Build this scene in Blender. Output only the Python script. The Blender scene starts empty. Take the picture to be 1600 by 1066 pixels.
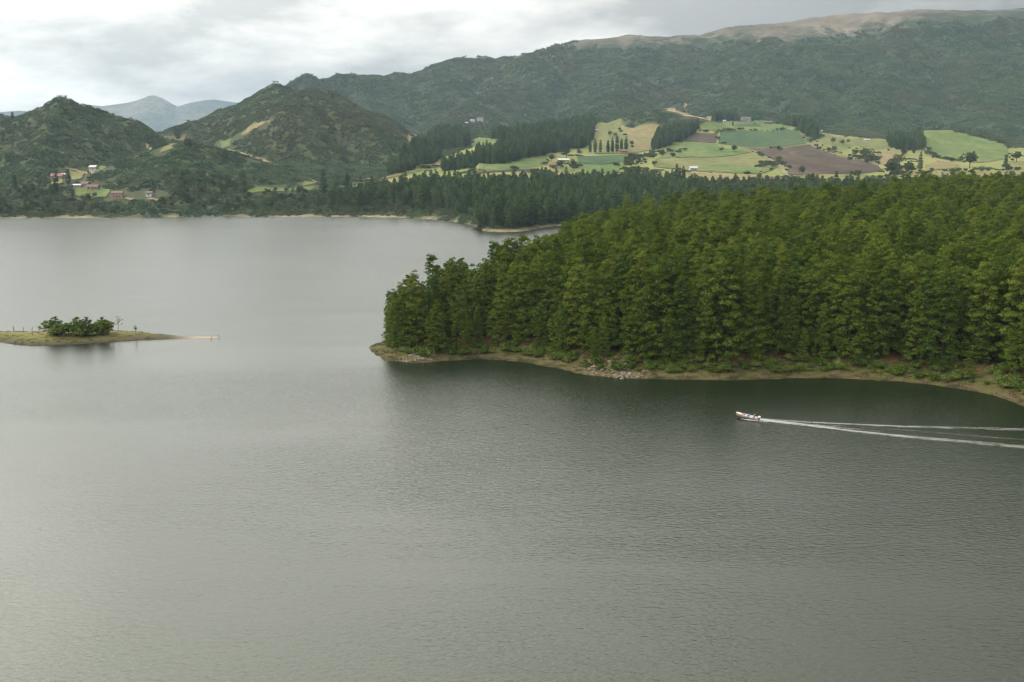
import bpy, bmesh, math, random
import numpy as np
from mathutils import Vector, Matrix
R = math.radians
random.seed(7); rng = np.random.default_rng(7)
sc = bpy.context.scene
C = sc.collection

# ------------------------------------------------------------------ camera
LENS, CAMZ = 35.0, 48.0
F = 1600 * LENS / 36.0
PITCH = math.atan((533 - 250) / F)
cam_d = bpy.data.cameras.new('camera'); cam = bpy.data.objects.new('camera', cam_d); C.objects.link(cam)
cam_d.lens = LENS; cam_d.sensor_width = 36.0; cam_d.clip_start = 1.0; cam_d.clip_end = 60000
cam.location = (0, 0, CAMZ); cam.rotation_euler = (R(90) - PITCH, 0, 0)
sc.camera = cam

# ------------------------------------------------------------------ sky
SUN_EL, SUN_AZ = R(50), R(-82)        # azimuth from +Y, clockwise: high on the viewer's left
w = bpy.data.worlds.new('World'); sc.world = w; w.use_nodes = True
nt = w.node_tree; N = nt.nodes; L = nt.links
for n in list(N): N.remove(n)
def wn(t, **k):
    n = N.new(t)
    for a, b in k.items(): setattr(n, a, b)
    return n
out = wn('ShaderNodeOutputWorld'); bg = wn('ShaderNodeBackground'); bg.inputs['Strength'].default_value = 0.1
L.new(bg.outputs[0], out.inputs['Surface'])
sky = wn('ShaderNodeTexSky', sky_type='NISHITA'); sky.sun_disc = False
sky.sun_elevation = SUN_EL; sky.sun_rotation = SUN_AZ
tc = wn('ShaderNodeTexCoord'); sep = wn('ShaderNodeSeparateXYZ'); L.new(tc.outputs['Generated'], sep.inputs[0])
def wm(op, a, b=None, c=None):
    n = wn('ShaderNodeMath', operation=op)
    for i, v in enumerate((a, b, c)):
        if v is None: continue
        if isinstance(v, (int, float)): n.inputs[i].default_value = v
        else: L.new(v, n.inputs[i])
    return n.outputs[0]
up = wm('MAXIMUM', sep.outputs['Z'], 0.0)
comb = wn('ShaderNodeCombineXYZ')
L.new(sep.outputs['X'], comb.inputs[0]); L.new(sep.outputs['Y'], comb.inputs[1]); L.new(wm('MULTIPLY', wm('POWER', up, 0.8), 2.4), comb.inputs[2])
n1 = wn('ShaderNodeTexNoise'); n1.inputs['Scale'].default_value = 5.2; n1.inputs['Detail'].default_value = 7; n1.inputs['Roughness'].default_value = 0.56; n1.inputs['Distortion'].default_value = 0.15
off = wn('ShaderNodeVectorMath', operation='ADD'); L.new(comb.outputs[0], off.inputs[0]); off.inputs[1].default_value = (2.7, 2.41, 0.4)   # which stretch of the cloud deck is overhead
L.new(off.outputs[0], n1.inputs['Vector'])
ramp = wn('ShaderNodeValToRGB'); L.new(n1.outputs['Fac'], ramp.inputs[0])
e = ramp.color_ramp.elements
e[0].position = 0.38; e[0].color = (0.46, 0.455, 0.425, 1)
e[1].position = 0.62; e[1].color = (0.97, 0.945, 0.87, 1)
m_ = ramp.color_ramp.elements.new(0.50); m_.color = (0.72, 0.70, 0.65, 1)
grad = wm('ADD', wm('MINIMUM', wm('MAXIMUM', wm('MULTIPLY', wm('SUBTRACT', up, 0.07), 6.0), 0.0), 2.05), 0.80)           # an overcast sky is brighter overhead than at the horizon
side = wm('ADD', wm('MULTIPLY', sep.outputs['X'], -1.12), 0.98)   # and brighter on the sun's side
cl = wn('ShaderNodeVectorMath', operation='SCALE'); L.new(ramp.outputs[0], cl.inputs[0])
L.new(wm('MULTIPLY', wm('MULTIPLY', grad, side), 9.6), cl.inputs['Scale'])
mix = wn('ShaderNodeMix', data_type='RGBA'); mix.inputs['Factor'].default_value = 0.96
L.new(sky.outputs[0], mix.inputs['A']); L.new(cl.outputs[0], mix.inputs['B'])
L.new(mix.outputs['Result'], bg.inputs['Color'])

# ------------------------------------------------------------------ sun (veiled by cloud)
sd = bpy.data.lights.new('sun', 'SUN'); sun = bpy.data.objects.new('sun', sd); C.objects.link(sun)
sd.energy = 1.5; sd.angle = R(10); sd.color = (1.0, 0.95, 0.86)
sdir = Vector((math.sin(SUN_AZ) * math.cos(SUN_EL), math.cos(SUN_AZ) * math.cos(SUN_EL), math.sin(SUN_EL)))
sun.rotation_euler = sdir.to_track_quat('Z', 'Y').to_euler(); sun.location = (0, 0, 300)

# ------------------------------------------------------------------ exposure, sampling
vs = sc.view_settings
vs.view_transform = 'Standard'; vs.look = 'None'; vs.exposure = 0.26; vs.gamma = 1.0; vs.use_curve_mapping = False
cy = sc.cycles; DENOISE = True
cy.max_bounces = 6; cy.diffuse_bounces = 1; cy.glossy_bounces = 2; cy.transmission_bounces = 2; cy.volume_bounces = 0; cy.transparent_max_bounces = 8
cy.use_denoising = DENOISE; cy.use_adaptive_sampling = False; cy.pixel_filter_type = 'BLACKMAN_HARRIS'; cy.filter_width = 1.3
cy.caustics_reflective = False; cy.caustics_refractive = False

# ------------------------------------------------------------------ helpers
SP, CP = math.sin(PITCH), math.cos(PITCH)
def ray(px, py):
    a = (px - 800) / F; b = (533 - py) / F
    return a, b * SP + CP, b * CP - SP
def at(px, py, Y):
    dx, dy, dz = ray(px, py); t = Y / dy
    return np.array((dx * t, Y, CAMZ + dz * t))
def ground(px, py, z=0.0):
    dx, dy, dz = ray(px, py); t = (z - CAMZ) / dz
    return np.array((dx * t, dy * t, z))
def proj(p):
    x, y, z = p[..., 0], p[..., 1], p[..., 2] - CAMZ
    d = y * CP - z * SP; u = y * SP + z * CP
    return 800 + F * x / d, 533 - F * u / d, d

def mesh_np(name, v, f, mats=(), smooth=False, attr=None, mat_idx=None):
    """v (n,3), f (m,k) int with k = 3 or 4"""
    v = np.asarray(v, np.float32); f = np.asarray(f, np.int32); k = f.shape[1]
    me = bpy.data.meshes.new(name)
    me.vertices.add(len(v)); me.vertices.foreach_set('co', v.ravel())
    me.loops.add(f.size); me.loops.foreach_set('vertex_index', f.ravel())
    me.polygons.add(len(f)); me.polygons.foreach_set('loop_start', np.arange(0, f.size, k, dtype=np.int32))
    me.polygons.foreach_set('loop_total', np.full(len(f), k, np.int32))
    if smooth: me.polygons.foreach_set('use_smooth', np.ones(len(f), bool))
    for m in mats: me.materials.append(m)
    if mat_idx is not None: me.polygons.foreach_set('material_index', np.asarray(mat_idx, np.int32))
    if attr:
        for an, av in attr.items():
            a = me.attributes.new(an, 'FLOAT', 'POINT'); a.data.foreach_set('value', np.asarray(av, np.float32))
    me.update(); me.validate()
    return me
def link(name, data, parent=None, loc=None, rot=None, scale=None):
    o = bpy.data.objects.new(name, data); C.objects.link(o)
    if parent: o.parent = parent
    if loc is not None: o.location = [float(q) for q in loc]
    if rot is not None: o.rotation_euler = rot
    if scale is not None: o.scale = (scale,) * 3 if isinstance(scale, (int, float)) else scale
    return o
def tag(o, label=None, cat=None, group=None, kind=None):
    for k, v in (('label', label), ('category', cat), ('group', group), ('kind', kind)):
        if v: o[k] = v
    return o

class MB:
    """collects boxes, prisms and tubes into one mesh"""
    def __init__(s): s.v = []; s.f = []; s.mi = []
    def add(s, v, f, mi=0):
        n = len(s.v); s.v += [tuple(q) for q in v]; s.f += [tuple(i + n for i in q) for q in f]; s.mi += [mi] * len(f)
    def box(s, x0, x1, y0, y1, z0, z1, mi=0):
        s.add([(x0,y0,z0),(x1,y0,z0),(x1,y1,z0),(x0,y1,z0),(x0,y0,z1),(x1,y0,z1),(x1,y1,z1),(x0,y1,z1)],
              [(0,3,2,1),(4,5,6,7),(0,1,5,4),(1,2,6,5),(2,3,7,6),(3,0,4,7)], mi)
    def tube(s, pts, rad, n=6, mi=0):
        pts = [Vector(p) for p in pts]; k = len(pts)
        base = []
        for i, p in enumerate(pts):
            t = (pts[min(i + 1, k - 1)] - pts[max(i - 1, 0)]).normalized()
            a = t.orthogonal().normalized(); b = t.cross(a)
            r = rad[i] if hasattr(rad, '__len__') else rad
            base += [p + (a * math.cos(2*math.pi*j/n) + b * math.sin(2*math.pi*j/n)) * r for j in range(n)]
        f = [(i*n + j, i*n + (j+1) % n, (i+1)*n + (j+1) % n, (i+1)*n + j) for i in range(k-1) for j in range(n)]
        f += [tuple(range(n))[::-1], tuple((k-1)*n + j for j in range(n))]
        s.add(base, f, mi)
    def mesh(s, name, mats, smooth=False):
        me = bpy.data.meshes.new(name); me.from_pydata(s.v, [], s.f)
        for m in mats: me.materials.append(m)
        if len(mats) > 1: me.polygons.foreach_set('material_index', np.array(s.mi, np.int32))
        if smooth: me.polygons.foreach_set('use_smooth', np.ones(len(me.polygons), bool))
        me.update(); return me
    def build(s, name, mats, parent=None, smooth=False, **k):
        return link(name, s.mesh(name, mats if isinstance(mats, (list, tuple)) else [mats], smooth), parent, **k)

# ---- value noise
def _h(i, j, s):
    n = (i.astype(np.int64) * 374761393 + j.astype(np.int64) * 668265263 + s * 982451653) & 0xffffffff
    n = ((n ^ (n >> 13)) * 1274126177) & 0xffffffff
    return ((n ^ (n >> 16)) & 0xffff) / 65535.0
def vnoise(x, y, s=0):
    xi = np.floor(x); yi = np.floor(y); u = x - xi; v = y - yi
    u = u*u*u*(u*(u*6-15)+10); v = v*v*v*(v*(v*6-15)+10)
    a = _h(xi, yi, s); b = _h(xi+1, yi, s); c = _h(xi, yi+1, s); d = _h(xi+1, yi+1, s)
    return (a*(1-u)+b*u)*(1-v) + (c*(1-u)+d*u)*v
def fbm(x, y, s=0, o=5, g=0.5):
    t = 0; amp = 1; tot = 0
    for k in range(o):
        t = t + amp * (vnoise(x, y, s + 17*k) - 0.5); tot += amp * 0.5; amp *= g
        x, y = 1.62*x - 1.18*y + 3.1, 1.18*x + 1.62*y - 7.7
    return t / tot
def ridged(x, y, s=0, o=4):
    t = 0; amp = 1; tot = 0
    for k in range(o):
        t = t + amp * (1 - np.abs(2*vnoise(x, y, s + 31*k) - 1)); tot += amp; amp *= 0.5
        x, y = 1.62*x - 1.18*y + 1.3, 1.18*x + 1.62*y - 4.7
    return t / tot

def in_poly(x, y, poly):
    poly = np.asarray(poly); r = np.zeros(np.shape(x), bool); n = len(poly)
    for i in range(n):
        x0, y0 = poly[i][:2]; x1, y1 = poly[(i+1) % n][:2]
        c = ((y0 > y) != (y1 > y))
        if y1 != y0: r ^= c & (x < (x1-x0)*(y-y0)/(y1-y0) + x0)
    return r
def seg_dist(x, y, a, b):
    dx, dy = b[0]-a[0], b[1]-a[1]; q = dx*dx + dy*dy + 1e-9
    t = np.clip(((x-a[0])*dx + (y-a[1])*dy) / q, 0, 1)
    return np.hypot(x - a[0] - t*dx, y - a[1] - t*dy), t
def poly_dist(x, y, poly, closed=True):
    n = len(poly); d = np.full(np.shape(x), 1e9)
    for i in range(n if closed else n - 1):
        d = np.minimum(d, seg_dist(x, y, poly[i], poly[(i+1) % n])[0])
    return d

# ------------------------------------------------------------------ materials
def mat(name):
    m = bpy.data.materials.new(name); m.use_nodes = True
    return m, m.node_tree, m.node_tree.nodes['Principled BSDF']
def nd(t, ty, ins=None, **k):
    n = t.nodes.new(ty)
    for a, b in k.items(): setattr(n, a, b)
    for a, b in (ins or {}).items():
        if isinstance(b, bpy.types.NodeSocket): t.links.new(b, n.inputs[a])
        else: n.inputs[a].default_value = b
    return n
def rampn(t, fac, stops, interp='LINEAR'):
    n = t.nodes.new('ShaderNodeValToRGB'); t.links.new(fac, n.inputs[0]); cr = n.color_ramp; cr.interpolation = interp
    while len(cr.elements) < len(stops): cr.elements.new(0.5)
    for e_, (p, c) in zip(cr.elements, stops): e_.position = p; e_.color = (*c, 1) if len(c) == 3 else c
    return n.outputs[0]
def noise(t, vec, scale, detail=4, rough=0.55, dist=0.0):
    return nd(t, 'ShaderNodeTexNoise', {'Vector': vec, 'Scale': scale, 'Detail': detail, 'Roughness': rough, 'Distortion': dist}).outputs['Fac']
def mixc(t, fac, a, b, blend='MIX'):
    n = t.nodes.new('ShaderNodeMix'); n.data_type = 'RGBA'; n.blend_type = blend
    for k, v in (('Factor', fac), ('A', a), ('B', b)):
        s = n.inputs[k] if k == 'Factor' else [q for q in n.inputs if q.name == k and q.type == 'RGBA'][0]
        if isinstance(v, bpy.types.NodeSocket): t.links.new(v, s)
        elif k == 'Factor': s.default_value = v
        else: s.default_value = (*v, 1)
    return [q for q in n.outputs if q.type == 'RGBA'][0]
def pos(t): return t.nodes.new('ShaderNodeNewGeometry').outputs['Position']
def attr(t, name): return nd(t, 'ShaderNodeAttribute', attribute_name=name).outputs['Fac']
def simple(name, col, rough=0.8, var=0.15, scale=3.0, spec=0.3):
    m, t, b = mat(name)
    f = noise(t, nd(t, 'ShaderNodeTexCoord').outputs['Object'], scale)
    c = rampn(t, f, [(0.3, tuple(q*(1-var) for q in col)), (0.7, tuple(min(1, q*(1+var)) for q in col))])
    t.links.new(c, b.inputs['Base Color']); b.inputs['Roughness'].default_value = rough; b.inputs['Specular IOR Level'].default_value = spec
    return m
def leaf(name, stops, trans=0.15, tree_var=0.5, dry=None):
    """foliage: colour picked per tree, with a finer drift through the crown"""
    m, t, b = mat(name); t.nodes.remove(b)
    oi = t.nodes.new('ShaderNodeObjectInfo')
    p = nd(t, 'ShaderNodeTexCoord').outputs['Object']
    f = noise(t, p, 0.9, 3)
    s = nd(t, 'ShaderNodeMath', {0: oi.outputs['Random'], 1: tree_var}, operation='MULTIPLY').outputs[0]
    s = nd(t, 'ShaderNodeMath', {0: f, 1: s}, operation='ADD').outputs[0]
    s = nd(t, 'ShaderNodeMath', {0: s, 1: tree_var * 0.5}, operation='SUBTRACT').outputs[0]
    c = rampn(t, s, stops)
    if dry: c = mixc(t, rampn(t, noise(t, pos(t), 0.0045, 6, 0.62, 0.5), [(0.47, (0,)*3), (0.68, (0.55,)*3)]), c, dry)
    d = nd(t, 'ShaderNodeBsdfDiffuse', {'Color': c, 'Roughness': 0.5})
    tr = nd(t, 'ShaderNodeBsdfTranslucent', {'Color': c})
    mx = nd(t, 'ShaderNodeMixShader', {0: trans, 1: d.outputs[0], 2: tr.outputs[0]})
    t.links.new(mx.outputs[0], t.nodes['Material Output'].inputs['Surface'])
    return m
M = {}
M['pine'] = leaf('pine_needles', [(0.15, (0.0383, 0.0675, 0.0120)), (0.45, (0.0743, 0.1094, 0.0147)), (0.75, (0.1148, 0.1490, 0.0202)), (0.98, (0.1575, 0.1688, 0.0313))], tree_var=0.48)
M['conifer'] = leaf('dark_conifer_needles', [(0.22, (0.0380, 0.0669, 0.0293)), (0.5, (0.0634, 0.1002, 0.0414)), (0.8, (0.1115, 0.1477, 0.0584))])
M['broad'] = leaf('broadleaf_foliage', [(0.25, (0.0467, 0.0644, 0.0287)), (0.55, (0.0718, 0.0936, 0.0385)), (0.8, (0.1121, 0.1316, 0.0538))])
M['scrub'] = leaf('hill_scrub', [(0.15, (0.0409, 0.0748, 0.0405)), (0.45, (0.0702, 0.1150, 0.0583)), (0.7, (0.1093, 0.1496, 0.0747)), (0.95, (0.1658, 0.1941, 0.1134))], tree_var=0.6, dry=(0.1176, 0.0952, 0.0572))
M['herb'] = leaf('shore_herb', [(0.22, (0.0507, 0.0819, 0.0140)), (0.55, (0.0819, 0.1209, 0.0218)), (0.85, (0.1404, 0.1521, 0.0468))])
M['grassblade'] = leaf('shore_grass', [(0.25, (0.0439, 0.0497, 0.0129)), (0.55, (0.0702, 0.0673, 0.0211)), (0.85, (0.1053, 0.0848, 0.0380))])
M['bark'] = simple('bark', (0.045, 0.032, 0.024), 0.9, 0.3, 2.0)
M['dead'] = simple('dead_wood', (0.20, 0.17, 0.14), 0.9, 0.25)
M['rock'] = simple('pale_rock', (0.15, 0.122, 0.092), 0.9, 0.45, 0.9)
M['white'] = simple('white_paint', (0.72, 0.71, 0.68), 0.5, 0.06)

# water
def water_mat():
    m, t, b = mat('lake_water')
    p = pos(t)
    mp = nd(t, 'ShaderNodeMapping', {'Vector': p, 'Rotation': (0, 0, R(-20)), 'Scale': (0.55, 1.0, 1.0)}).outputs[0]
    mp2 = nd(t, 'ShaderNodeMapping', {'Vector': p, 'Rotation': (0, 0, R(38)), 'Scale': (0.6, 1.0, 1.0)}).outputs[0]
    a = nd(t, 'ShaderNodeTexNoise', {'Vector': mp, 'Scale': 1.8, 'Detail': 3.0, 'Roughness': 0.5, 'Distortion': 0.5}).outputs['Fac']
    c = nd(t, 'ShaderNodeTexNoise', {'Vector': mp2, 'Scale': 3.4, 'Detail': 2.0, 'Roughness': 0.5, 'Distortion': 0.3}).outputs['Fac']
    gust = rampn(t, noise(t, nd(t, 'ShaderNodeMapping', {'Vector': p, 'Rotation': (0, 0, R(-35)), 'Scale': (0.5, 1, 1)}).outputs[0], 0.017, 4, 0.55, 1.0), [(0.33, (0.22,)*3), (0.5, (0.6,)*3), (0.68, (1.0,)*3)])
    wx = nd(t, 'ShaderNodeMath', {0: noise(t, p, 0.012, 3), 1: 160.0, 2: nd(t, 'ShaderNodeSeparateXYZ', {0: p}).outputs[0]}, operation='MULTIPLY_ADD').outputs[0]
    shel = nd(t, 'ShaderNodeMapRange', {'Value': wx, 'From Min': -40.0, 'From Max': 100.0, 'To Min': 0.35, 'To Max': 1.0}).outputs[0]   # the breeze is on the right, the left lies sheltered
    gust = nd(t, 'ShaderNodeMath', {0: gust, 1: shel}, operation='MULTIPLY').outputs[0]
    h = nd(t, 'ShaderNodeMath', {0: c, 1: 0.40}, operation='MULTIPLY').outputs[0]
    h = nd(t, 'ShaderNodeMath', {0: a, 1: h}, operation='ADD').outputs[0]
    h = nd(t, 'ShaderNodeMath', {0: h, 1: gust}, operation='MULTIPLY').outputs[0]
    bp = nd(t, 'ShaderNodeBump', {'Height': h, 'Strength': 1.0, 'Distance': 0.20})
    t.links.new(bp.outputs[0], b.inputs['Normal'])
    b.inputs['Base Color'].default_value = (0.004, 0.009, 0.002, 1)
    b.inputs['Specular Tint'].default_value = (0.97, 1.0, 0.87, 1); b.inputs['Roughness'].default_value = 0.25; b.inputs['IOR'].default_value = 1.72
    return m
M['water'] = water_mat()

def terrain_mat():
    m, t, b = mat('open_ground')
    p = pos(t); g = attr(t, 'grass'); sh = attr(t, 'bare')
    n_ = noise(t, p, 0.012, 6, 0.6); n2 = noise(t, p, 0.15, 4)
    grass = rampn(t, n_, [(0.3, (0.1166, 0.1453, 0.0426)), (0.5, (0.1673, 0.1776, 0.0608)), (0.7, (0.2281, 0.1991, 0.0811))])
    scrub = rampn(t, n2, [(0.3, (0.036, 0.044, 0.022)), (0.55, (0.052, 0.060, 0.029)), (0.8, (0.078, 0.078, 0.040))])
    c = mixc(t, g, scrub, grass)
    sand = rampn(t, n2, [(0.3, (0.2434, 0.1830, 0.1115)), (0.7, (0.4259, 0.3552, 0.2332))])
    c = mixc(t, sh, c, sand)
    t.links.new(c, b.inputs['Base Color']); b.inputs['Roughness'].default_value = 0.95; b.inputs['Specular IOR Level'].default_value = 0.1
    return m
M['terrain'] = terrain_mat()
def mountain_mat():
    m, t, b = mat('mountain_slopes')
    p = pos(t); bare = attr(t, 'bare')
    n2 = noise(t, p, 0.030, 6, 0.62); n3 = noise(t, p, 0.006, 6, 0.6)
    scrub = rampn(t, n2, [(0.32, (0.0245, 0.0352, 0.0221)), (0.52, (0.0346, 0.0480, 0.0281)), (0.72, (0.0518, 0.0624, 0.0382))])
    pal = rampn(t, n3, [(0.35, (0.075, 0.066, 0.050)), (0.5, (0.125, 0.108, 0.085)), (0.65, (0.20, 0.172, 0.135))])
    s = nd(t, 'ShaderNodeMath', {0: n2, 1: 0.5}, operation='SUBTRACT').outputs[0]
    s = nd(t, 'ShaderNodeMath', {0: s, 1: 1.6}, operation='MULTIPLY').outputs[0]
    s = nd(t, 'ShaderNodeMath', {0: s, 1: bare}, operation='ADD', use_clamp=True).outputs[0]
    s = rampn(t, s, [(0.34, (0,)*3), (0.72, (1,)*3)])
    c = mixc(t, s, scrub, pal)
    t.links.new(c, b.inputs['Base Color']); b.inputs['Roughness'].default_value = 0.95; b.inputs['Specular IOR Level'].default_value = 0.1
    return m
M['mountain'] = mountain_mat()
def field_mat(name, cols, scale=0.02, furrow=0.0, ang=0.0):
    m, t, b = mat(name)
    p = nd(t, 'ShaderNodeMapping', {'Vector': pos(t), 'Rotation': (0, 0, ang), 'Scale': (1, 0.35, 1)}).outputs[0]
    n_ = noise(t, p, scale, 7, 0.62, 0.4)
    k = len(cols)
    c = rampn(t, n_, [(0.3 + 0.4*i/(k-1), q) for i, q in enumerate(cols)])
    n2 = rampn(t, noise(t, pos(t), 0.09, 7, 0.7), [(0.3, (0.62,)*3), (0.7, (1.25,)*3)])
    c = mixc(t, 1.0, c, n2, 'MULTIPLY')
    if furrow:
        wv = nd(t, 'ShaderNodeTexWave', {'Vector': p, 'Scale': 0.09, 'Distortion': 2.0, 'Detail': 2.0}, wave_type='BANDS').outputs['Fac']
        c = mixc(t, furrow, c, rampn(t, wv, [(0.2, (0.72,)*3), (0.8, (1.15,)*3)]), 'MULTIPLY')
    t.links.new(c, b.inputs['Base Color']); b.inputs['Roughness'].default_value = 0.95; b.inputs['Specular IOR Level'].default_value = 0.1
    return m
FM = {
 'green': field_mat('green_pasture', [(0.0676, 0.1111, 0.0324), (0.0994, 0.1358, 0.0432), (0.1470, 0.1562, 0.0540)]),
 'crop': field_mat('dark_green_crop', [(0.0358, 0.0642, 0.0288), (0.0462, 0.0806, 0.0331), (0.0676, 0.0946, 0.0396)], furrow=0.3),
 'soil': field_mat('ploughed_soil', [(0.048, 0.036, 0.025), (0.064, 0.048, 0.034), (0.110, 0.084, 0.055)], furrow=0.5, ang=0.5),
 'tan': field_mat('dry_stubble', [(0.1329, 0.1186, 0.0504), (0.1749, 0.1491, 0.0684), (0.2099, 0.1682, 0.0864)]),
 'yellow': field_mat('yellow_pasture', [(0.0944, 0.1148, 0.0396), (0.1399, 0.1453, 0.0540), (0.1818, 0.1644, 0.0684)]),
 'dirt': field_mat('bare_dirt', [(0.1590, 0.1234, 0.0720), (0.2226, 0.1809, 0.1080), (0.2702, 0.2304, 0.1440)], 0.06),
}

# ------------------------------------------------------------------ terrain: heights
SHORE = [(-900,338),(-300,338),(0,341),(40,342),(62,342.5),(80,340.5),(140,341),(250,340),(340,338.5),(450,339),(560,339.5),(640,341),(700,345),(722,349),(742,352),
         (748,361),(780,363),(815,362.5),(840,358),(870,353),(1000,352),(1300,352),(2600,352)]
sh_px = np.array([p[0] for p in SHORE], float); sh_Y = np.array([ground(*p)[1] for p in SHORE])
PROF = {  # metres behind the shore -> height
 -900: [(0,0),(30,3.5),(70,10),(170,25),(270,38),(470,50),(800,60),(2500,110)],
  450: [(0,0),(30,3.5),(70,9),(170,22),(270,33),(470,50),(800,70),(2500,140)],
  600: [(0,0),(25,3),(90,10),(190,18),(390,35),(690,65),(1090,92),(1700,98),(2500,100)],
  760: [(0,0),(8,3),(90,9),(250,19),(450,40),(750,72),(1150,104),(1750,110),(2500,112)],
 1050: [(0,0),(20,3),(260,14),(310,21),(400,33),(660,52),(910,82),(1210,127),(1400,135),(2500,150)],
 1300: [(0,0),(20,3),(260,16),(330,26),(420,33),(660,50),(910,80),(1110,106),(1400,118),(2500,140)],
 1600: [(0,0),(20,3),(260,18),(310,27),(460,37),(810,57),(1010,80),(1300,105),(1800,130),(2500,150)],
 2600: [(0,0),(20,3),(260,18),(310,27),(460,37),(810,57),(1010,80),(1300,105),(1800,130),(2500,150)]}
_pp = sorted(PROF); SG = np.arange(-100, 2501, 10.0); PG = np.arange(-900, 2601, 20.0)
_t = np.array([np.interp(SG, [q[0] for q in PROF[p]], [q[1] for q in PROF[p]], left=None) for p in _pp])
TAB = np.array([[np.interp(p, _pp, _t[:, k]) for k in range(len(SG))] for p in PG])
for _ in range(4):
    TAB[1:-1] = (TAB[:-2] + 2*TAB[1:-1] + TAB[2:]) / 4
    a_ = TAB.copy(); a_[:, 11:-1] = (TAB[:, 10:-2] + 2*TAB[:, 11:-1] + TAB[:, 12:]) / 4; TAB = a_
SG0 = SG < 0; TAB[:, SG0] = SG[SG0] * 0.15
def low(x, y):
    px = 800 + F * x / y
    s = y - np.interp(px, sh_px, sh_Y) + 6 * fbm(x/40, y/40, 5, 3)
    u = np.clip((px - PG[0]) / 20, 0, len(PG) - 1.001); v = np.clip((s - SG[0]) / 10, 0, len(SG) - 1.001)
    i = u.astype(int); j = v.astype(int); u = u - i; v = v - j
    z = (TAB[i,j]*(1-u) + TAB[i+1,j]*u)*(1-v) + (TAB[i,j+1]*(1-u) + TAB[i+1,j+1]*u)*v
    return z + np.clip(s/200, 0, 1) * 1.6 * fbm(x/130, y/130, 9, 3)
HILLS = [  # crest lines (px, py, distance) and flank slope
 ([(-60,262,1180),(0,228,1215),(40,188,1240),(75,161,1250),(100,151,1250),(125,160,1255),(160,178,1275),(200,198,1300),(232,212,1330)], 0.50, 10),
 ([(100,151,1250),(70,215,1120),(60,250,1040)], 0.50, 8),
 ([(-260,150,1900),(-60,168,1800),(0,178,1750),(25,190,1720),(60,212,1650)], 0.40, 15),
 ([(236,213,1500),(262,202,1540),(300,186,1600),(332,178,1650),(350,164,1680),(368,159,1690),(388,156,1700),(412,145,1700),(424,135,1700),(431,129,1700),(438,135,1695),(447,146,1690),(470,148,1670),(495,135,1650),(520,142,1620),(548,161,1580),(580,180,1520),(612,205,1450),(640,226,1390)], 0.60, 8),
 ([(495,138,1650),(472,150,1470),(458,168,1390)], 0.52, 14),
 ([(472,147,1470),(515,162,1440),(556,185,1400),(596,212,1340),(628,238,1290)], 0.54, 10),
 ([(431,134,1700),(392,187,1500),(350,212,1400)], 0.54, 10),
 ([(175,262,1020),(205,246,1060),(240,231,1100),(275,223,1110),(305,221,1110),(345,231,1110),(390,248,1100),(440,266,1080),(486,287,1050)], 0.36, 16),
 ([(255,226,1108),(262,262,1000),(268,290,935)], 0.30, 14),
 ([(400,250,1098),(372,280,985)], 0.30, 14),
 ([(955,204,1840),(985,187,1840),(1018,171,1850),(1050,171,1855),(1078,188,1860),(1096,200,1860)], 0.36, 10),
 ([(1405,232,1650),(1440,208,1720),(1468,201.5,1750),(1500,204,1745),(1540,213,1720),(1585,228,1690),(1640,246,1650)], 0.20, 30),
]
MOUNT = [
 ([(452,138,2550),(458,125,2550),(466,114,2560),(482,104,2560)], 1.0, 5),
 ([(482,104,2560),(500,112,2580),(530,107,2650),(560,112,2700)], 0.80, 14),
 ([(560,112,2700),(600,117,2750),(640,117,2800),(690,103,2850),(726,97.5,2900),(800,92,3000),(832,88,3000),(870,80,3000)], 0.42, 25),
 ([(870,80,3000),(915,71.5,3000),(960,68,3000),(1020,60,3000),(1060,55,3000),(1092,53,3000),(1130,47,3000),(1200,40,3000),(1270,27,3000),(1330,21,3000),(1400,16,3000),(1420,14,3000),(1480,17,3000),(1530,17,3000),(1600,13,3000),(1800,4,3000),(2300,30,3000)], 0.40, 40),
 ([(880,79,3000),(852,84,2880),(822,104,2720),(780,138,2520),(740,166,2350),(700,191,2200),(650,216,2060)], 0.44, 20),
 ([(1010,62,3000),(985,110,2600),(960,150,2300),(945,175,2080)], 0.42, 30),
 ([(1210,40,3000),(1190,95,2550),(1165,140,2250),(1150,165,2080)], 0.42, 35),
 ([(1400,17,3000),(1385,80,2580),(1370,130,2260),(1360,170,2050)], 0.42, 35),
 ([(1600,13,3000),(1585,80,2560),(1560,140,2200),(1545,180,1960)], 0.42, 35),
 ([(1800,6,3000),(1790,80,2500),(1760,150,2100)], 0.42, 35),
 ([(560,116,2700),(585,160,2450),(600,190,2250)], 0.42, 25),
 ([(690,103,2850),(690,140,2600),(680,175,2400)], 0.42, 25),
]
HILLS = [([at(*p) for p in c], s, r) for c, s, r in HILLS]
MOUNT = [([at(*p) for p in c], s, r) for c, s, r in MOUNT]
def ridges(x, y, lst, ws, wa, seed):
    wx = x + wa * fbm(x/ws, y/ws, seed, 3); wy = y + wa * fbm(x/ws + 40, y/ws + 9, seed + 3, 3)
    z = np.full(np.shape(x), -200.0)
    for c, s, r in lst:
        for a, b in zip(c[:-1], c[1:]):
            d0, t0 = seg_dist(x, y, a, b); d1, t1 = seg_dist(wx, wy, a, b)
            k = np.clip(d0 / (wa*2.0), 0, 1)                    # crests stay put, flanks get warped into gullies
            d = d0*(1-k) + d1*k; t = t0*(1-k) + t1*k
            z = np.maximum(z, a[2] + (b[2]-a[2])*t - s*(np.sqrt(d*d + r*r) - r))
    return z
def smax(a, b, k):
    h = np.clip(0.5 + 0.5*(a-b)/k, 0, 1)
    return b*(1-h) + a*h + k*h*(1-h)
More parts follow.
